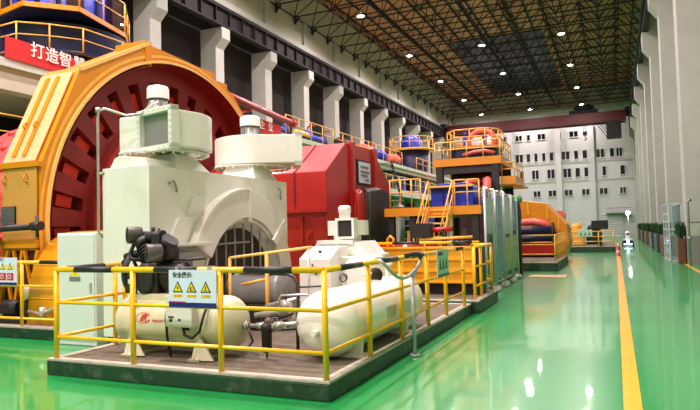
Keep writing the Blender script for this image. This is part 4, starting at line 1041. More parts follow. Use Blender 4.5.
for x in (-4.64, -4.0):
    b.bar((x, 14.55, 1.55), (x+.2, 15.3, 2.95), .02, 6).bar((x, 14.55, 1.15), (x+.2, 15.3, 2.6), .014, 6)
    for k in (0, .33, .66, 1): b.bar((x+.2*k, 14.6+.7*k, .95+1.3*k), (x+.2*k, 14.55+.75*k, 1.55+1.4*k), .016, 6)
b.build('handrail', YELD, t)
MB().box(-4.65, -4.55, 14.5, 14.7, 0, .95).box(-4.05, -3.95, 14.5, 14.7, 0, .95).build('stair_foot', IRON, t)
t = thing('white_canister', 'small white canister standing at the foot of the yellow stair', 'canister', (-4.78, 14.34, .9))
MB().lathe([(0, 0), (0, .1), (.38, .1), (.47, .06), (.5, 0)], (-4.78, 14.34, .9), (0, 0, 1), 16).build('body', WHT, t)
MB().box(-4.85, -4.71, 14.29, 14.39, 1.35, 1.38).build('strap', SIGNK, t)
t = thing('blue_engine', 'blue boxed engine with curved hood on the lower machine deck behind the stair', 'engine', (-4.2, 17, 2.31))
MB().box(-4.75, -3.55, 16.6, 18.2, 2.31, 2.86).prism([(-4.7, 16.7, 2.86), (-3.6, 16.7, 2.86), (-3.75, 16.7, 2.98), (-4.55, 16.7, 2.98)], (0, 1.4, 0)).build('body', BLUE, t, .02)
MB().box(-4.78, -3.5, 16.4, 16.6, 2.85, 2.9).build('gold_trim', YELD, t)
b = MB()
for x in (-4.4, -4.0): b.box(x, x+.02, 16.57, 16.6, 2.35, 2.8)
b.build('panel_joint', BLUED, t)
for k, (x, y, col) in enumerate(((-3.3, 17.0, BLUE), (-3.3, 18.0, BLUED), (-3.35, 19.0, BLUE), (-3.3, 19.8, BLUED))):
    t = thing('blue_pump', ['nearest bright blue pump on the aisle side of the lower machine deck', 'second dark blue pump on the aisle side of the lower machine deck', 'third bright blue pump on the aisle side of the lower machine deck', 'farthest dark blue pump on the aisle side of the lower machine deck'][k], 'pump', (x, y, 2.31), 'blue pumps on the lower deck')
    MB().lathe([(0, .16), (.3, .16), (.34, .1), (.42, .1)], (x, y, 2.31), (0, 0, 1), 12).build('body', col, t)
    MB().bar((x, y-.25, 2.45), (x, y+.25, 2.45), .1, 10).build('casing', col, t)
    MB().lathe([(0, .09), (.12, .06), (.12, 0)], (x, y, 2.73), (0, 0, 1), 10).build('cap', WHT, t)
tg = thing('green_valve_motor', 'lime green rounded valve motor at the far corner of the lower machine deck', 'valve motor', (-3.0, 20.6, 2.2))
MB().sphere((-3.0, 20.95, 2.62), .17, 14, 10).build('motor', HIVIS, tg)
MB().bar((-3.0, 20.95, .0), (-3.0, 20.95, 2.45), .1, 12).box(-3.15, -2.9, 20.85, 21.1, 1.9, 2.3).build('valve_body', IRON, tg)

# display panels along the aisle
for k in range(4):
    y0 = 15.3+1.4*k; y1 = y0+1.18
    t = thing('display_stand', ['nearest tall aluminium display panel, pale print, beside the orange skid', 'second display panel from the orange skid, with a blue print', 'third display panel from the orange skid, with a green print', 'farthest display panel from the orange skid, grey print, next to the lime valve motor'][k], 'display panel', (-3.0, (y0+y1)/2, 0), 'display panels along the aisle')
    MB().box(-3.006, -2.994, y0+.05, y1-.05, .24, 2.66).build('glass_pane', CLEAR, t)
    for z0, z1, m in ([(1.55, 2.45, POSTW)], [(.4, 2.6, POSTB)], [(1.5, 2.6, POSTW), (.4, 1.4, POSTG)], [(1.6, 2.55, POSTB), (.4, 1.45, POSTG)])[k]:
        MB().box(-2.993, -2.98, y0+.12, y1-.12, z0, z1).build('poster', m, t)
    for y in (y0+.03, y1-.03):
        MB().bar((-3.0, y, .05), (-3.0, y, 2.72), .032, 8).build('post', ALU, t)
        MB().lathe([(0, 0), (0, .125), (.06, .125), (.13, .09), (.15, .04)], (-3.0, y, 0), (0, 0, 1), 16).build('weighted_foot', WHT, t)
    MB().bar((-3.0, y0+.03, 2.69), (-3.0, y1-.03, 2.69), .022, 8).build('top_bar', ALU, t)
    MB().bar((-3.0, y0+.03, .22), (-3.0, y1-.03, .22), .022, 8).build('bottom_bar', ALU, t)
tag(MB().box(-2.75, -1.55, 20.9, 21.9, 0.0, .03).build('plywood_sheet', TIMB), 'pale plywood sheet lying on the green floor beyond the display panels', 'plywood sheet')

# ------------------------------------------------------------------ tall tower platform behind
t = thing('tower_platform', 'tall two-storey gold platform on dark grey columns behind the lower deck', 'platform', (-4.9, 23.3, 0))
MB().box(-6.15, -3.66, 22.0, 24.6, 4.0, 4.28).build('edge_beam', GOLD, t)
MB().box(-6.1, -3.7, 22.05, 24.55, 4.28, 4.3).build('deck_plate', IRON, t)
for x in (-5.95, -3.9):
    for y in (22.15, 24.4): MB().box(x-.12, x+.12, y-.12, y+.12, 0, 4.0).build('column', GRYM if False else IRON, t)
MB().box(-6.1, -3.7, 22.1, 22.3, 3.72, 4.0).build('cross_beam', IRON, t)
MB().box(-6.1, -3.7, 24.3, 24.5, 3.72, 4.0).build('cross_beam', IRON, t)
oc = [(-5.45, 22.5), (-4.3, 22.5), (-3.9, 23.0), (-3.9, 24.2), (-4.3, 24.6), (-5.45, 24.6), (-5.85, 24.2), (-5.85, 23.0)]
MB().prism([(x, y, 4.68) for x, y in oc], (0, 0, .1)).build('upper_ring', GOLD, t)
MB().prism([(x*.93-.35, y*.93+1.65, 4.3) for x, y in oc], (0, 0, .38)).build('machine_drum', BLUED, t)
MB().box(-4.9, -3.1, 22.3, 24.8, 3.2, 3.25).box(-3.75, -3.2, 22.25, 24.3, 3.25, 3.54).build('side_landing', GOLD, t)
MB().box(-4.4, -4.25, 22.5, 22.65, 0, 3.2).box(-3.75, -3.6, 24.1, 24.25, 0, 3.2).build('landing_leg', IRON, t)
MB().lathe([(0, .9), (1.6, .9), (1.7, .4)], (-4.9, 23.3, 2.3), (0, 0, 1), 20).box(-5.6, -4.2, 22.6, 24, 0, 2.3).build('dark_machine', REDD, t)
def perim(pts, n):
    out = []
    for (a, c), (d, e) in zip(pts, pts[1:]+pts[:1]):
        for i in range(n): out.append((a+(d-a)*i/n, c+(e-c)*i/n))
    return out
railing('tower_railing', 'pale ochre railing around the main floor of the tall gold platform', perim([(-6.1, 22.05), (-3.7, 22.05), (-3.7, 24.55), (-6.1, 24.55)], 4), 4.28, [.62, .34], .022, .024, .018, m=CREAM, n=6, close=True)
railing('tower_railing', 'ochre railing around the eight-sided top of the tall gold platform', perim(oc, 2), 4.78, [.62, .34], .022, .026, .02, m=YELD, n=6, close=True)
railing('tower_railing', 'ochre railing on the low side landing of the tall gold platform', [(-3.7, 22.3), (-3.24, 22.3), (-3.24, 22.95), (-3.24, 23.6), (-3.24, 24.25)], 3.54, [.5, .26], .022, .024, .018, m=YELD, n=6)
def pipe_thing(name, label, pts, r, m, cat='pipe'):
    o = MB().tube(pts, r, 12).build(name, m); tag(o, label, cat); return o
pts = [(-5.05, 23.2, 4.6)]+[(-4.55-.5*math.cos(PI*i/10), 23.2, 5.0+.42*math.sin(PI*i/10)) for i in range(11)]+[(-4.05, 23.2, 4.7)]
pipe_thing('coral_pipe', 'coral red pipe arching over the top of the tall gold platform', pts, .09, PINK)
pipe_thing('coral_pipe', 'coral red pipe lying across the main floor of the tall gold platform', [(-5.1, 22.35, 4.4), (-4.7, 22.35, 4.5), (-4.3, 22.35, 4.52), (-3.95, 22.4, 4.42)], .08, PINK)
pipe_thing('coral_pipe', 'left of two coral elbow pipes under the tall gold platform', [(-5.05, 21.5, 2.9), (-4.95, 21.5, 3.2), (-4.75, 21.6, 3.32), (-4.6, 22.0, 3.35), (-4.6, 22.45, 3.35)], .14, PINK)
pipe_thing('coral_pipe', 'right of two coral elbow pipes under the tall gold platform', [(-4.1, 21.5, 2.6), (-4.1, 21.5, 3.1), (-4.12, 21.7, 3.35), (-4.2, 22.2, 3.42), (-4.4, 22.55, 3.42)], .15, PINK)
for k, x in enumerate((-5.35, -4.6)):
    o = MB().box(x, x+.14, 23.5, 23.7, 4.78, 5.3).bar((x+.07, 23.6, 5.3), (x+.07, 23.6, 5.45), .05, 8).build('blue_actuator', BLUE); tag(o, ['left blue upright actuator on top of the tall gold platform', 'middle blue upright actuator on top of the tall gold platform'][k], 'actuator', 'blue actuators on the tower')

# ------------------------------------------------------------------ further plinths along the aisle
plinth(-5.2, -2.06, 24.1, 29.5, .33)
railing('safety_railing', 'ochre railing around the second plinth beyond the display panels', [(-4.6, 24.2), (-3.5, 24.2), (-2.14, 24.2)]+[(-2.14, 24.2+.85*i) for i in range(1, 7)], .33, [1.02, .66, .3], .03, .03, .022, m=YELD, n=6)
plinth(-6.0, -.05, 40.4, 52, .36)
railing('safety_railing', 'ochre railing around the third plinth below the black screen', [(-5.0, 40.5), (-3.4, 40.5), (-2.6, 40.5), (-1.8, 40.5), (-1.0, 40.5), (-.15, 40.5), (-.15, 43), (-.15, 46), (-.15, 49)], .36, [.92, .6, .3], .035, .035, .028, m=YELD, n=6)
t = thing('wall_screen', 'black switched-off screen on a stand at the corner of the third plinth', 'screen', (-.9, 40.9, .36))
MB().box(-1.4, -.42, 40.85, 40.95, 1.42, 1.95).build('display', SCREENB, t, .01)
MB().bar((-.9, 40.95, .36), (-.9, 40.95, 1.5), .04, 8).box(-1.1, -.7, 40.8, 41.1, .36, .4).build('stand', IRON, t)
t = thing('notice_sign', 'pale green notice board on the railing of the third plinth', 'sign', (-1.76, 40.42, .9))
MB().box(-2.16, -1.35, 40.38, 40.42, .98, 1.4).build('board', SIGNT, t)
b = MB()
for x in (-2.0, -1.76, -1.52): b.prism([(x-.07, 40.375, 1.06), (x+.07, 40.375, 1.06), (x, 40.375, 1.28)], (0, .004, 0))
b.build('cone_pictogram', SIGNG, t)
# gold duct with a bent end, on the second plinth
t = thing('gold_duct', 'large gold duct bending down over red and blue pipes on the second plinth', 'duct', (-3.3, 31, .33))
MB().prism([(-4.6, 30, 0), (-4.6, 30, 2.75), (-4.0, 30, 2.95), (-3.05, 30, 2.78), (-2.1, 30, 1.75), (-2.0, 30, .9), (-2.3, 30, 0), (-2.75, 30, .9), (-3.1, 30, 1.55), (-3.6, 30, 1.8)], (0, 2.4, 0)).build('shell', GOLD, t, .03)
b = MB()
for x, z in ((-3.8, 2.85), (-2.95, 2.6), (-2.45, 2.1)): b.box(x-.03, x+.03, 29.95, 30.0, z-.6, z)
b.build('rib', YELD, t)
MB().tube([(-2.65, 29.9, .9), (-2.7, 29.9, 1.45), (-2.75, 29.9, 1.85)], .1, 8).bar((-2.55, 29.85, 1.2), (-2.9, 29.85, 1.7), .12, 8).build('dark_bracket', IRON, t)
t = thing('pipe_skid', 'red and navy pipe bundle under the gold duct on the second plinth', 'pipe skid', (-3.4, 28.5, .33))
MB().tube([(-4.6, 28.6, 1.85), (-3.4, 28.6, 1.9), (-2.9, 28.6, 1.8), (-2.7, 28.6, 1.55)], .16, 10).build('coral_pipe', PINK, t)
MB().bar((-4.8, 28.4, 1.5), (-2.6, 28.4, 1.5), .2, 12).bar((-4.8, 28.4, 1.15), (-2.6, 28.4, 1.15), .16, 12).build('navy_pipe', BLUED, t)
MB().box(-4.8, -2.4, 28.2, 29.0, .4, .95).build('red_base', RED, t)
MB().box(-4.8, -2.4, 28.3, 28.9, .33, .45).build('skid_frame', IRON, t)
PX0, PX1 = -3.2, -2.6
t = thing('pink_machine', 'small pink boxed machine beyond the gold duct', 'machine', (-2.6, 36, 0))
MB().box(PX0, PX1, 36, 37, 0, 2.35).prism([(PX0, 36, 2.35), (PX1, 36, 2.35), (PX1-.15, 36, 2.55), (PX0+.15, 36, 2.55)], (0, 1, 0)).build('body', PINK, t, .02)
MB().box(PX0+.1, PX1-.1, 35.96, 36, 1.2, 2.2).build('door', RED, t)
for k, (x, y, w_, h, m) in enumerate(((-4.6, 43, 1.3, 2.1, RED), (-3.3, 44.5, .9, 1.7, GOLD), (-2.4, 43.5, .8, 1.5, YELD), (-1.4, 45, 1.0, 1.3, IRON))):
    t = thing('process_machine', ['tall red machine on the left of the third plinth', 'gold machine in the middle of the third plinth', 'ochre machine right of centre on the third plinth', 'low dark machine behind the black screen on the third plinth'][k], 'machine', (x, y, .36))
    MB().box(x-w_/2, x+w_/2, y, y+1.6, .36, .36+h*.7).build('body', m, t, .03)
    MB().lathe([(0, 0), (0, w_*.33), (.9, w_*.33), (.9, 0)], (x-.1, y+.35, .36+h*.8), (0, 1, 0), 14).build('drum', m, t)
    MB().bar((x+w_*.3, y+.2, .36+h*.7), (x+w_*.3, y+.2, .36+h*1.05), .06, 8).build('stack_pipe', m, t)
t = thing('bollard', 'short red and white bollard standing on the yellow aisle line', 'bollard', (.07, 35.3, 0))
MB().lathe([(0, .16), (.03, .16), (.03, .11), (.5, .11), (.52, .08), (.52, 0)], (.07, 35.3, 0), (0, 0, 1), 16).build('post', RED, t)
MB().lathe([(0, .113), (.1, .113)], (.07, 35.3, .2), (0, 0, 1), 16).build('white_band', WHT, t)

# ------------------------------------------------------------------ inspection robot on the aisle
x, y = .8, 50.5
t = thing('inspection_robot', 'small white and black wheeled inspection robot with a glowing lamp on the aisle', 'robot', (x, y, 0))
MB().prism([(x-.36, y-.3, .12), (x+.36, y-.3, .12), (x+.40, y-.3, .3), (x+.28, y-.3, .48), (x-.28, y-.3, .48), (x-.40, y-.3, .3)], (0, .7, 0)).build('body', SIGNK, t, .03)
for sx in (-1, 1):
    for sy in (-.2, .3): MB().lathe([(0, 0), (0, .14), (.1, .14), (.1, 0)], (x+sx*.36-.05, y+sy, .14), (1, 0, 0), 16).build('wheel', RUBBER, t)
MB().box(x-.3, x+.3, y-.32, y+.3, .46, .58).box(x-.16, x+.16, y-.1, y+.1, .58, .8).build('shell', ROBW, t, .02)
hd = MB().sphere((x, y, .95), .2, 16, 10).build('head', ROBW, t)
MB().box(x-.1, x+.1, y-.24, y-.17, .9, 1.0).build('eye_band', SIGNK, hd)
MB().lathe([(0, 0), (0, .1), (.02, .1)], (x, y-.31, .38), (0, -1, 0), 14).build('head_lamp', ROBGL, t)
l = bpy.data.lights.new('robot_lamp', 'SPOT'); l.energy = 22; l.spot_size = 1.6; l.color = (.75, .88, 1)
o = bpy.data.objects.new('robot_lamp', l); C.objects.link(o); o.location = (x, y-.4, .4); o.rotation_euler = (math.radians(55), 0, 0)
b = MB().box(x-.3, x+.3, y-.33, y-.30, .16, .19)
b.build('light_bar', ROBGL, t)
l = bpy.data.lights.new('robot_blue', 'SPOT'); l.energy = 22; l.spot_size = .9; l.color = (.1, .15, 1)
o = bpy.data.objects.new('robot_blue', l); C.objects.link(o); o.location = (x+.62, y-.1, .3)
d = Vector((1.9, y+1.0, 0))-o.location; o.rotation_euler = d.to_track_quat('-Z', 'Y').to_euler(); l.spot_size = .7
t = thing('work_lamp', 'bright white work lamp on a mast near the far end of the aisle', 'work lamp', (1.05, 60, 0))
MB().bar((1.05, 60, 0), (1.05, 60, 2.5), .025, 8).box(.8, 1.3, 59.8, 60.2, 0, .05).build('mast', GRYM, t)
MB().box(.9, 1.2, 59.95, 60.05, 2.5, 2.8).build('lamp_head', GRYM, t)
MB().box(.98, 1.12, 59.93, 59.945, 2.58, 2.72).build('lens', WLAMP, t)
l = bpy.data.lights.new('work_lamp_bulb', 'AREA'); l.energy = 60; l.size = .3
o = bpy.data.objects.new('work_lamp_bulb', l); C.objects.link(o); o.location = (1.05, 59.9, 2.65); o.rotation_euler = (math.radians(80), 0, 0)
# ------------------------------------------------------------------ planters, rack and pipe along the right wall
def planter(x, y, w_, d_, h, m, lab, seed):
    rnd = random.Random(seed)
    t = thing('planter', lab, 'planter', (x, y, 0), 'planters along the right wall')
    MB().box(x-w_/2, x+w_/2, y-d_/2, y+d_/2, 0, h).build('box', m, t, .015)
    MB().box(x-w_/2+.04, x+w_/2-.04, y-d_/2+.04, y+d_/2-.04, h-.02, h+.01).build('soil', SOIL, t)
    b = MB()
    for i in range(90):
        a, r_, hh = rnd.uniform(0, 6.28), rnd.uniform(.05, .5), rnd.uniform(.2, .75)
        c = Vector((x+r_*.7*w_*math.cos(a), y+r_*.95*d_*math.sin(a), h)); q = c+Vector((math.cos(a)*.25*rnd.random(), math.sin(a)*.35*rnd.random(), hh))
        n_ = Vector((-math.sin(a), math.cos(a), 0))*.07; m_ = (c+q)/2+Vector((0, 0, .08))
        b.add([c, m_-n_, q, m_+n_], [(0, 1, 2), (0, 2, 3)])
    b.build('foliage', LEAF, t)
pl_ = [(2.47, 28.7, WOOD, 'brown wooden planter between the tall glass case and the nearest right column', .7), (2.36, 35.0, WOOD, 'brown wooden planter just beyond the tall glass case', 2.6), (2.36, 40.6, PLANTB, 'first dark green planter beyond the brown planter', 3.0),
       (2.36, 46.5, PLANTB, 'second dark green planter beyond the brown planter', 3.6), (2.36, 54, WOOD, 'brown planter beyond the two dark green planters', 3.6), (2.36, 62, PLANTB, 'dark green planter far down the right wall', 4), (2.36, 71, WOOD, 'farthest brown planter down the right wall', 4)]
for i, (x, y, m, lab, dd) in enumerate(pl_): planter(x, y, .26 if i == 0 else .46, dd, 1.05, m, lab, i)
t = thing('display_case', 'tall aluminium framed glass case standing by the right wall before the planters', 'display case', (2.35, 31.2, 0))
b = MB()
for x in (2.12, 2.62):
    for y in (29.7, 31.2, 32.8): b.box(x-.03, x+.03, y-.03, y+.03, 0, 2.55)
for z in (.05, 1.4, 2.52):
    for x in (2.12, 2.62): b.box(x-.03, x+.03, 29.7, 32.8, z-.03, z+.03)
    for y in (29.7, 32.8): b.box(2.12, 2.62, y-.03, y+.03, z-.03, z+.03)
b.build('frame', ALU, t)
MB().box(2.10, 2.115, 29.74, 31.16, .1, 1.36).box(2.10, 2.115, 31.24, 32.76, .1, 1.36).build('lower_panel', CLEAR, t)
MB().box(2.10, 2.115, 29.74, 32.76, 1.44, 2.48).build('upper_panel', CLEAR, t)
MB().box(2.15, 2.6, 29.72, 29.74, .1, 2.5).build('end_panel', CLEAR, t)
b = MB()
for z in (1.75, 2.1): b.box(2.09, 2.1, 29.8, 32.7, z-.04, z+.04)
b.build('shelf', ALU, t)
MB().box(2.5, 2.58, 29.8, 32.7, .1, 2.45).build('back_panel', PLANTB, t)
t = thing('wall_pipe', 'thin grey pipe with a bent top standing against the nearest right column', 'pipe', (2.58, 27.2, 0))
MB().tube([(2.72, 26.95, 2.55), (2.66, 26.9, 2.6), (2.6, 26.9, 2.5), (2.6, 26.9, .0)], .045, 8).build('pipe', GRYM, t)
MB().bar((2.6, 26.9, 1.7), (3.4, 27.6, 1.7), .03, 6).bar((2.6, 26.9, 1.0), (2.6, 26.9, 1.15), .08, 8).build('branch', GRYM, t)
struct('baseboard_column', MB().box(2.62, 4.2, 28.17, 28.21, 0, 1.15), DADO)

# ------------------------------------------------------------------ machines on the left gallery
# banner along the gallery edge, sagging towards its far end
t = thing('hanging_banner', 'long red banner with white lettering hung along the left gallery edge', 'banner', (-15.95, 20, 7))
A, B = Vector((-15.95, 11.93, 7.0)), Vector((-15.95, 27.75, 6.68)); hA, hB = .62, .66
v = []
for i in range(33):
    k = i/32; p = A.lerp(B, k); h = hA+(hB-hA)*k; w_ = .012*math.sin(i*1.3)
    v += [(p.x+w_, p.y, p.z), (p.x+w_, p.y, p.z+h), (p.x-.015+w_, p.y, p.z), (p.x-.015+w_, p.y, p.z+h)]
f = []
for i in range(32):
    a = 4*i; f += [(a, a+4, a+5, a+1), (a+2, a+3, a+7, a+6), (a+1, a+5, a+7, a+3), (a, a+2, a+6, a+4)]
MB().add(v, f).build('cloth', BANNER, t)
d = (B-A).normalized()
for k, ch in ((.0666, '打'), (.0994, '造'), (.1315, '智'), (.1665, '慧'), (.876, '企'), (.927, '业')):
    p = A.lerp(B, k); text('lettering', ch, .50, (p.x+.03, p.y, p.z+(.43 if k < .5 else .36)), d, (0, 0, 1), TXTW, t, .003, bold=.006)

struct('gallery_octagon', MB().prism([(x, y, 9.2) for x, y in ((-18.5, 13.65), (-17.1, 13.4), (-15.95, 14.6), (-16.6, 17.3), (-18, 19), (-20.5, 19), (-21.5, 16.5), (-20.5, 14.3))], (0, 0, .10)), BLUED)
b = MB(); oc_ = [(-18.5, 13.65), (-17.1, 13.4), (-15.95, 14.6), (-16.6, 17.3), (-18, 19), (-20.5, 19), (-21.5, 16.5), (-20.5, 14.3), (-18.5, 13.65)]
for (x0, y0), (x1, y1) in zip(oc_, oc_[1:]): b.rbar((x0, y0, 9.27), (x1, y1, 9.27), .06, .16)
struct('trim_octagon', b, GOLD)
OCT = [(-20.5, 14.3), (-18.5, 13.65), (-17.1, 13.4), (-15.95, 14.6), (-16.6, 17.3), (-18, 19)]
def dens(pts, n):
    out = []
    for (a, c), (d, e) in zip(pts, pts[1:]):
        for i in range(n): out.append((a+(d-a)*i/n, c+(e-c)*i/n))
    return out+[pts[-1]]
railing('gallery_railing', 'ochre railing around the raised eight-sided deck above the banner', dens(OCT, 2), 9.32, [1.15, .6], .03, .03, .022, m=YELD, n=6)
LOW = [(-18.6, 13.3), (-17.2, 13.25), (-16.5, 13.9), (-15.9, 14.7), (-15.85, 16.4), (-16.3, 18.2)]
railing('gallery_railing', 'pale ochre railing on the walkway below the eight-sided deck', LOW, 7.84, [.8, .42], .026, .026, .02, m=YELD, n=6)
t = thing('raised_walkway', 'narrow walkway with ochre edge under the eight-sided deck behind the banner', 'walkway', (-17, 15, 7))
MB().prism([(x, y, 7.76) for x, y in [(-18.6, 13.2), (-17.2, 13.15), (-16.4, 13.8), (-15.8, 14.7), (-15.75, 16.5), (-16.2, 18.3), (-16.6, 18.2), (-16.36, 16.5), (-16.4, 15.0), (-16.9, 14.2), (-17.4, 13.75), (-18.6, 13.8)]], (0, 0, .06)).build('floor_plate', BLUED, t)
b = MB()
for (x0, y0), (x1, y1) in zip(LOW, LOW[1:]): b.rbar((x0, y0, 7.80), (x1, y1, 7.80), .06, .09)
b.build('edge_strip', YELD, t)
b = MB()
for x, y in ((-17.4, 13.5), (-16.15, 15.0), (-16.2, 17.4)): b.box(x-.06, x+.06, y-.06, y+.06, 7.0, 7.72)
b.build('leg', IRON, t)
t = thing('navy_turbine', 'huge navy drum shaped machine carrying the eight-sided deck at the top left', 'turbine', (-18.6, 16.2, 7))
MB().lathe([(0, 2.0), (1.2, 2.15), (2.1, 2.25)], (-18.7, 16.4, 7.0), (0, 0, 1), 40).build('drum', BLUED, t)
MB().lathe([(0, 1.75), (2.2, 1.75), (2.6, 1.0), (2.6, 0)], (-18.8, 16.4, 9.32), (0, 0, 1), 32).build('upper_drum', BLUE, t)
b = MB()
for k in range(16):
    a = 2*PI*k/16; b.box(-18.8+1.78*math.cos(a)-.06, -18.8+1.78*math.cos(a)+.06, 16.4+1.78*math.sin(a)-.06, 16.4+1.78*math.sin(a)+.06, 9.35, 11.4)
b.build('stiffener', BLUED, t)
MB().box(-16.9, -16.5, 14.9, 15.3, 9.32, 10.4).box(-17.2, -16.9, 17.0, 17.5, 9.32, 10.6).build('terminal_box', REDD, t)
l = thing('bulkhead_lamp', 'small lit bulkhead lamp on the eight-sided deck edge', 'lamp', (-16.3, 16.9, 9.4))
MB().sphere((-16.35, 16.9, 9.5), .05, 10, 8).build('glass', WLAMP, l)
MB().bar((-16.35, 16.9, 9.3), (-16.35, 16.9, 9.5), .05, 8).build('base', IRON, l)
railing('gallery_railing', 'thin ochre railing on the lower landing left of the gold ring', [(-16.3, 11.8+1.1*i) for i in range(8)], 4.35, [1.05, .55], .025, .026, .02, m=YELD, n=6)
o = MB().tube([(-15.3, 20.5, 7.86), (-15.5, 23, 7.8), (-16.0, 29.2, 7.67)], .17, 12).bar((-15.97, 28.8, 7.68), (-16.0, 29.2, 7.67), .22, 12)
o = o.bar((-15.6, 24.2, 7.5), (-15.6, 24.2, 7.75), .05, 8).rbar((-16.25, 24.2, 7.5), (-15.5, 24.2, 7.5), .12, .08).rbar((-16.2, 24.2, 7.0), (-16.2, 24.2, 7.54), .1, .1).build('red_pipeline', RED); tag(o, 'long red pipe running along the gallery edge above the banner', 'pipe')
# gallery edge railing and machines beyond the banner
railing('gallery_railing', 'ochre railing along the upper gallery between the red pipe and the round navy machine', [(-16.1, 28.5+1.5*i) for i in range(14)], 7.0, [1.1, .6], .03, .03, .022, m=YELD, n=6)
railing('gallery_railing', 'ochre railing along the far upper gallery', [(-16.1, 52+2.0*i) for i in range(16)], 7.0, [1.1, .6], .035, .035, .026, m=YELD, n=6)
railing('gallery_railing', 'pale railing in front of the blue cabinets on the lower gallery', [(-16.1, 36.5+1.5*i) for i in range(24)], 4.95, [1.1, .6], .035, .035, .026, m=CREAM, n=6)
gm = [(-17.2, 29.5, BLUE, 'small blue valve set on the gallery next to the end of the red pipe'), (-17.0, 32.0, YELD, 'ochre pump set on the gallery after the small blue valve set'), (-17.2, 34.5, BLUE, 'blue pump set on the gallery before the row of columns behind the red hood'),
      (-17.2, 38.5, REDD, 'dark red pump set on the upper gallery above the red hood'), (-17.0, 42.0, PINK, 'coral topped pump set on the upper gallery'), (-17.2, 45.5, BLUE, 'bright blue pump set on the upper gallery beside the coral one'), (-17.2, 49.0, PINK, 'coral drum on the upper gallery just before the round navy machine')]
for k, (x, y, m, lab) in enumerate(gm):
    t = thing('pump_set', lab, 'pump set', (x, y, 7.0), 'pump sets on the upper gallery')
    MB().box(x-.7, x+.7, y-1.1, y+1.1, 7.0, 7.25).build('base', IRON, t)
    q = .26 if k < 3 else .45
    MB().lathe([(0, 0), (0, q), (1.5, q), (1.6, q*.6), (1.6, 0)], (x, y-.8, 7.25+q), (0, 1, 0), 18).build('motor', m, t)
    MB().lathe([(0, .3), (.6, .3), (.7, .15)], (x, y+.8, 7.25), (0, 0, 1), 14).build('pump_body', BLUE if m is not BLUE else BLUED, t)
    MB().tube([(x, y+.8, 7.9), (x, y+.8, 8.1), (x+.2, y+.8, 8.2), (x+.5, y+.8, 8.15)], .05, 8).build('pipe', RED, t)
t = thing('round_machine', 'dark round machine with an ochre deck and blue top on the upper gallery', 'machine', (-17.6, 55, 7))
MB().lathe([(0, 1.4), (2.2, 1.7), (2.2, 0)], (-17.8, 56, 7.0), (0, 0, 1), 30).build('drum', BLUED, t)
MB().lathe([(0, 0), (0, 2.2), (.15, 2.2), (.15, 0)], (-17.8, 56, 9.2), (0, 0, 1), 30).build('deck', YELD, t)
MB().lathe([(0, 1.0), (.9, 1.0), (1.3, .5), (1.3, 0)], (-17.8, 56, 9.35), (0, 0, 1), 24).build('blue_top', BLUE, t)
railing('gallery_railing', 'ochre railing around the deck of the round navy machine', [(-17.8+2.1*math.cos(2*PI*i/14), 56+2.1*math.sin(2*PI*i/14)) for i in range(14)], 9.35, [1.1, .6], .035, .035, .028, m=YELD, n=6, close=True)
for k in range(8):
    y = 37.3+3.0*k; x = -17.0
    m = [BLUE, YELD, BLUE, BLUED, BLUE, BLUED, BLUE, GRYM][k]
    t = thing('gallery_cabinet', ['bright blue cabinet nearest the red hood on the lower gallery', 'ochre cabinet second from the red hood on the lower gallery', 'blue cabinet third from the red hood on the lower gallery', 'navy cabinet fourth from the red hood on the lower gallery', 'blue cabinet fifth from the red hood on the lower gallery', 'navy cabinet sixth from the red hood on the lower gallery', 'blue cabinet seventh from the red hood on the lower gallery', 'grey cabinet farthest down the lower gallery'][k], 'cabinet', (x, y, 4.95), 'cabinets on the lower gallery')
    MB().box(x-.45, x+.42, y-1.0, y+1.0, 4.95, 6.3).build('body', m, t, .03)
    for s_ in (-1, 1): MB().box(x+.42, x+.45, y+s_*.5-.42, y+s_*.5+.42, 5.05, 6.2).build('door', m, t)
    MB().bar((x-.3, y+1.2, 4.95), (x-.3, y+1.2, 6.4), .14, 8).build('riser_pipe', PIPES, t)
t = thing('blue_tank', 'blue box on a gold stand below the lower gallery', 'tank', (-13.5, 44, 0))
MB().box(-14.2, -12.6, 43.4, 45, 1.6, 3.1).build('body', BLUE, t, .03)
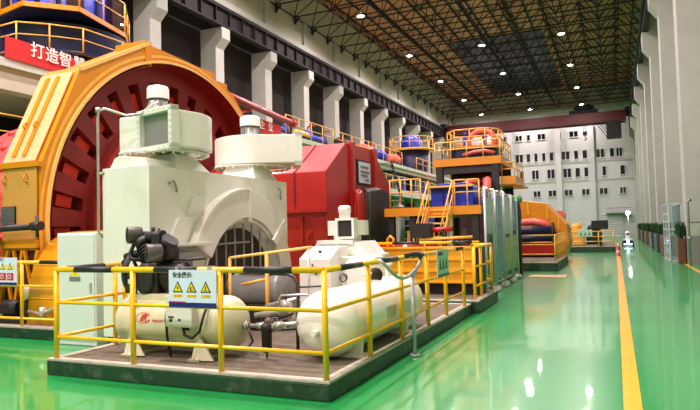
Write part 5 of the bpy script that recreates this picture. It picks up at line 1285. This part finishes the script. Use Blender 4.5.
MB().box(-14.3, -12.5, 43.3, 45.1, .8, 1.6).build('stand', GOLD, t)
MB().box(-14.3, -12.5, 43.3, 45.1, 0, .8).build('foot', IRON, t)
t = thing('pink_canopy', 'flat pink roof over machinery below the lower gallery', 'canopy', (-13, 48, 0))
MB().box(-14.2, -10.4, 54, 58, 4.2, 4.7).build('roof', PINK, t)
for x in (-14, -10.6):
    for y in (54.2, 57.8): MB().box(x-.1, x+.1, y-.1, y+.1, 0, 4.2).build('post', GRYM, t)
MB().box(-13.6, -11, 54.5, 57.5, 0, 2.6).build('machine', IRON, t)
# ------------------------------------------------------------------ camera, world, view
cam = bpy.data.cameras.new('camera'); co = bpy.data.objects.new('camera', cam); C.objects.link(co)
cam.sensor_fit = 'HORIZONTAL'; cam.sensor_width = 36.0; cam.lens = 606.59/700*36; cam.clip_start = .05; cam.clip_end = 400
yaw, pitch, roll = (math.radians(a) for a in (23.582, 2.4213, -1.4905))
f = Vector((-math.sin(yaw)*math.cos(pitch), math.cos(yaw)*math.cos(pitch), math.sin(pitch)))
r0 = Vector((math.cos(yaw), math.sin(yaw), 0)); u0 = r0.cross(f)
r = r0*math.cos(roll)+u0*math.sin(roll); u = u0*math.cos(roll)-r0*math.sin(roll)
co.matrix_world = Matrix(((r.x, u.x, -f.x, 0), (r.y, u.y, -f.y, 0), (r.z, u.z, -f.z, 1.72), (0, 0, 0, 1)))
sc = bpy.context.scene; sc.camera = co
w = bpy.data.worlds.new('night'); sc.world = w; w.use_nodes = True
w.node_tree.nodes['Background'].inputs['Color'].default_value = (.5, .52, .55, 1); w.node_tree.nodes['Background'].inputs['Strength'].default_value = .03
sc.view_settings.view_transform = 'Standard'; sc.view_settings.look = 'None'; sc.view_settings.gamma = 1.0
sc.view_settings.exposure = EXPOSURE
sc.cycles.use_denoising = True; sc.cycles.max_bounces = 8; sc.cycles.diffuse_bounces = 5; sc.cycles.glossy_bounces = 4
sc.cycles.sample_clamp_indirect = 6.0; sc.cycles.caustics_reflective = False; sc.cycles.caustics_refractive = False
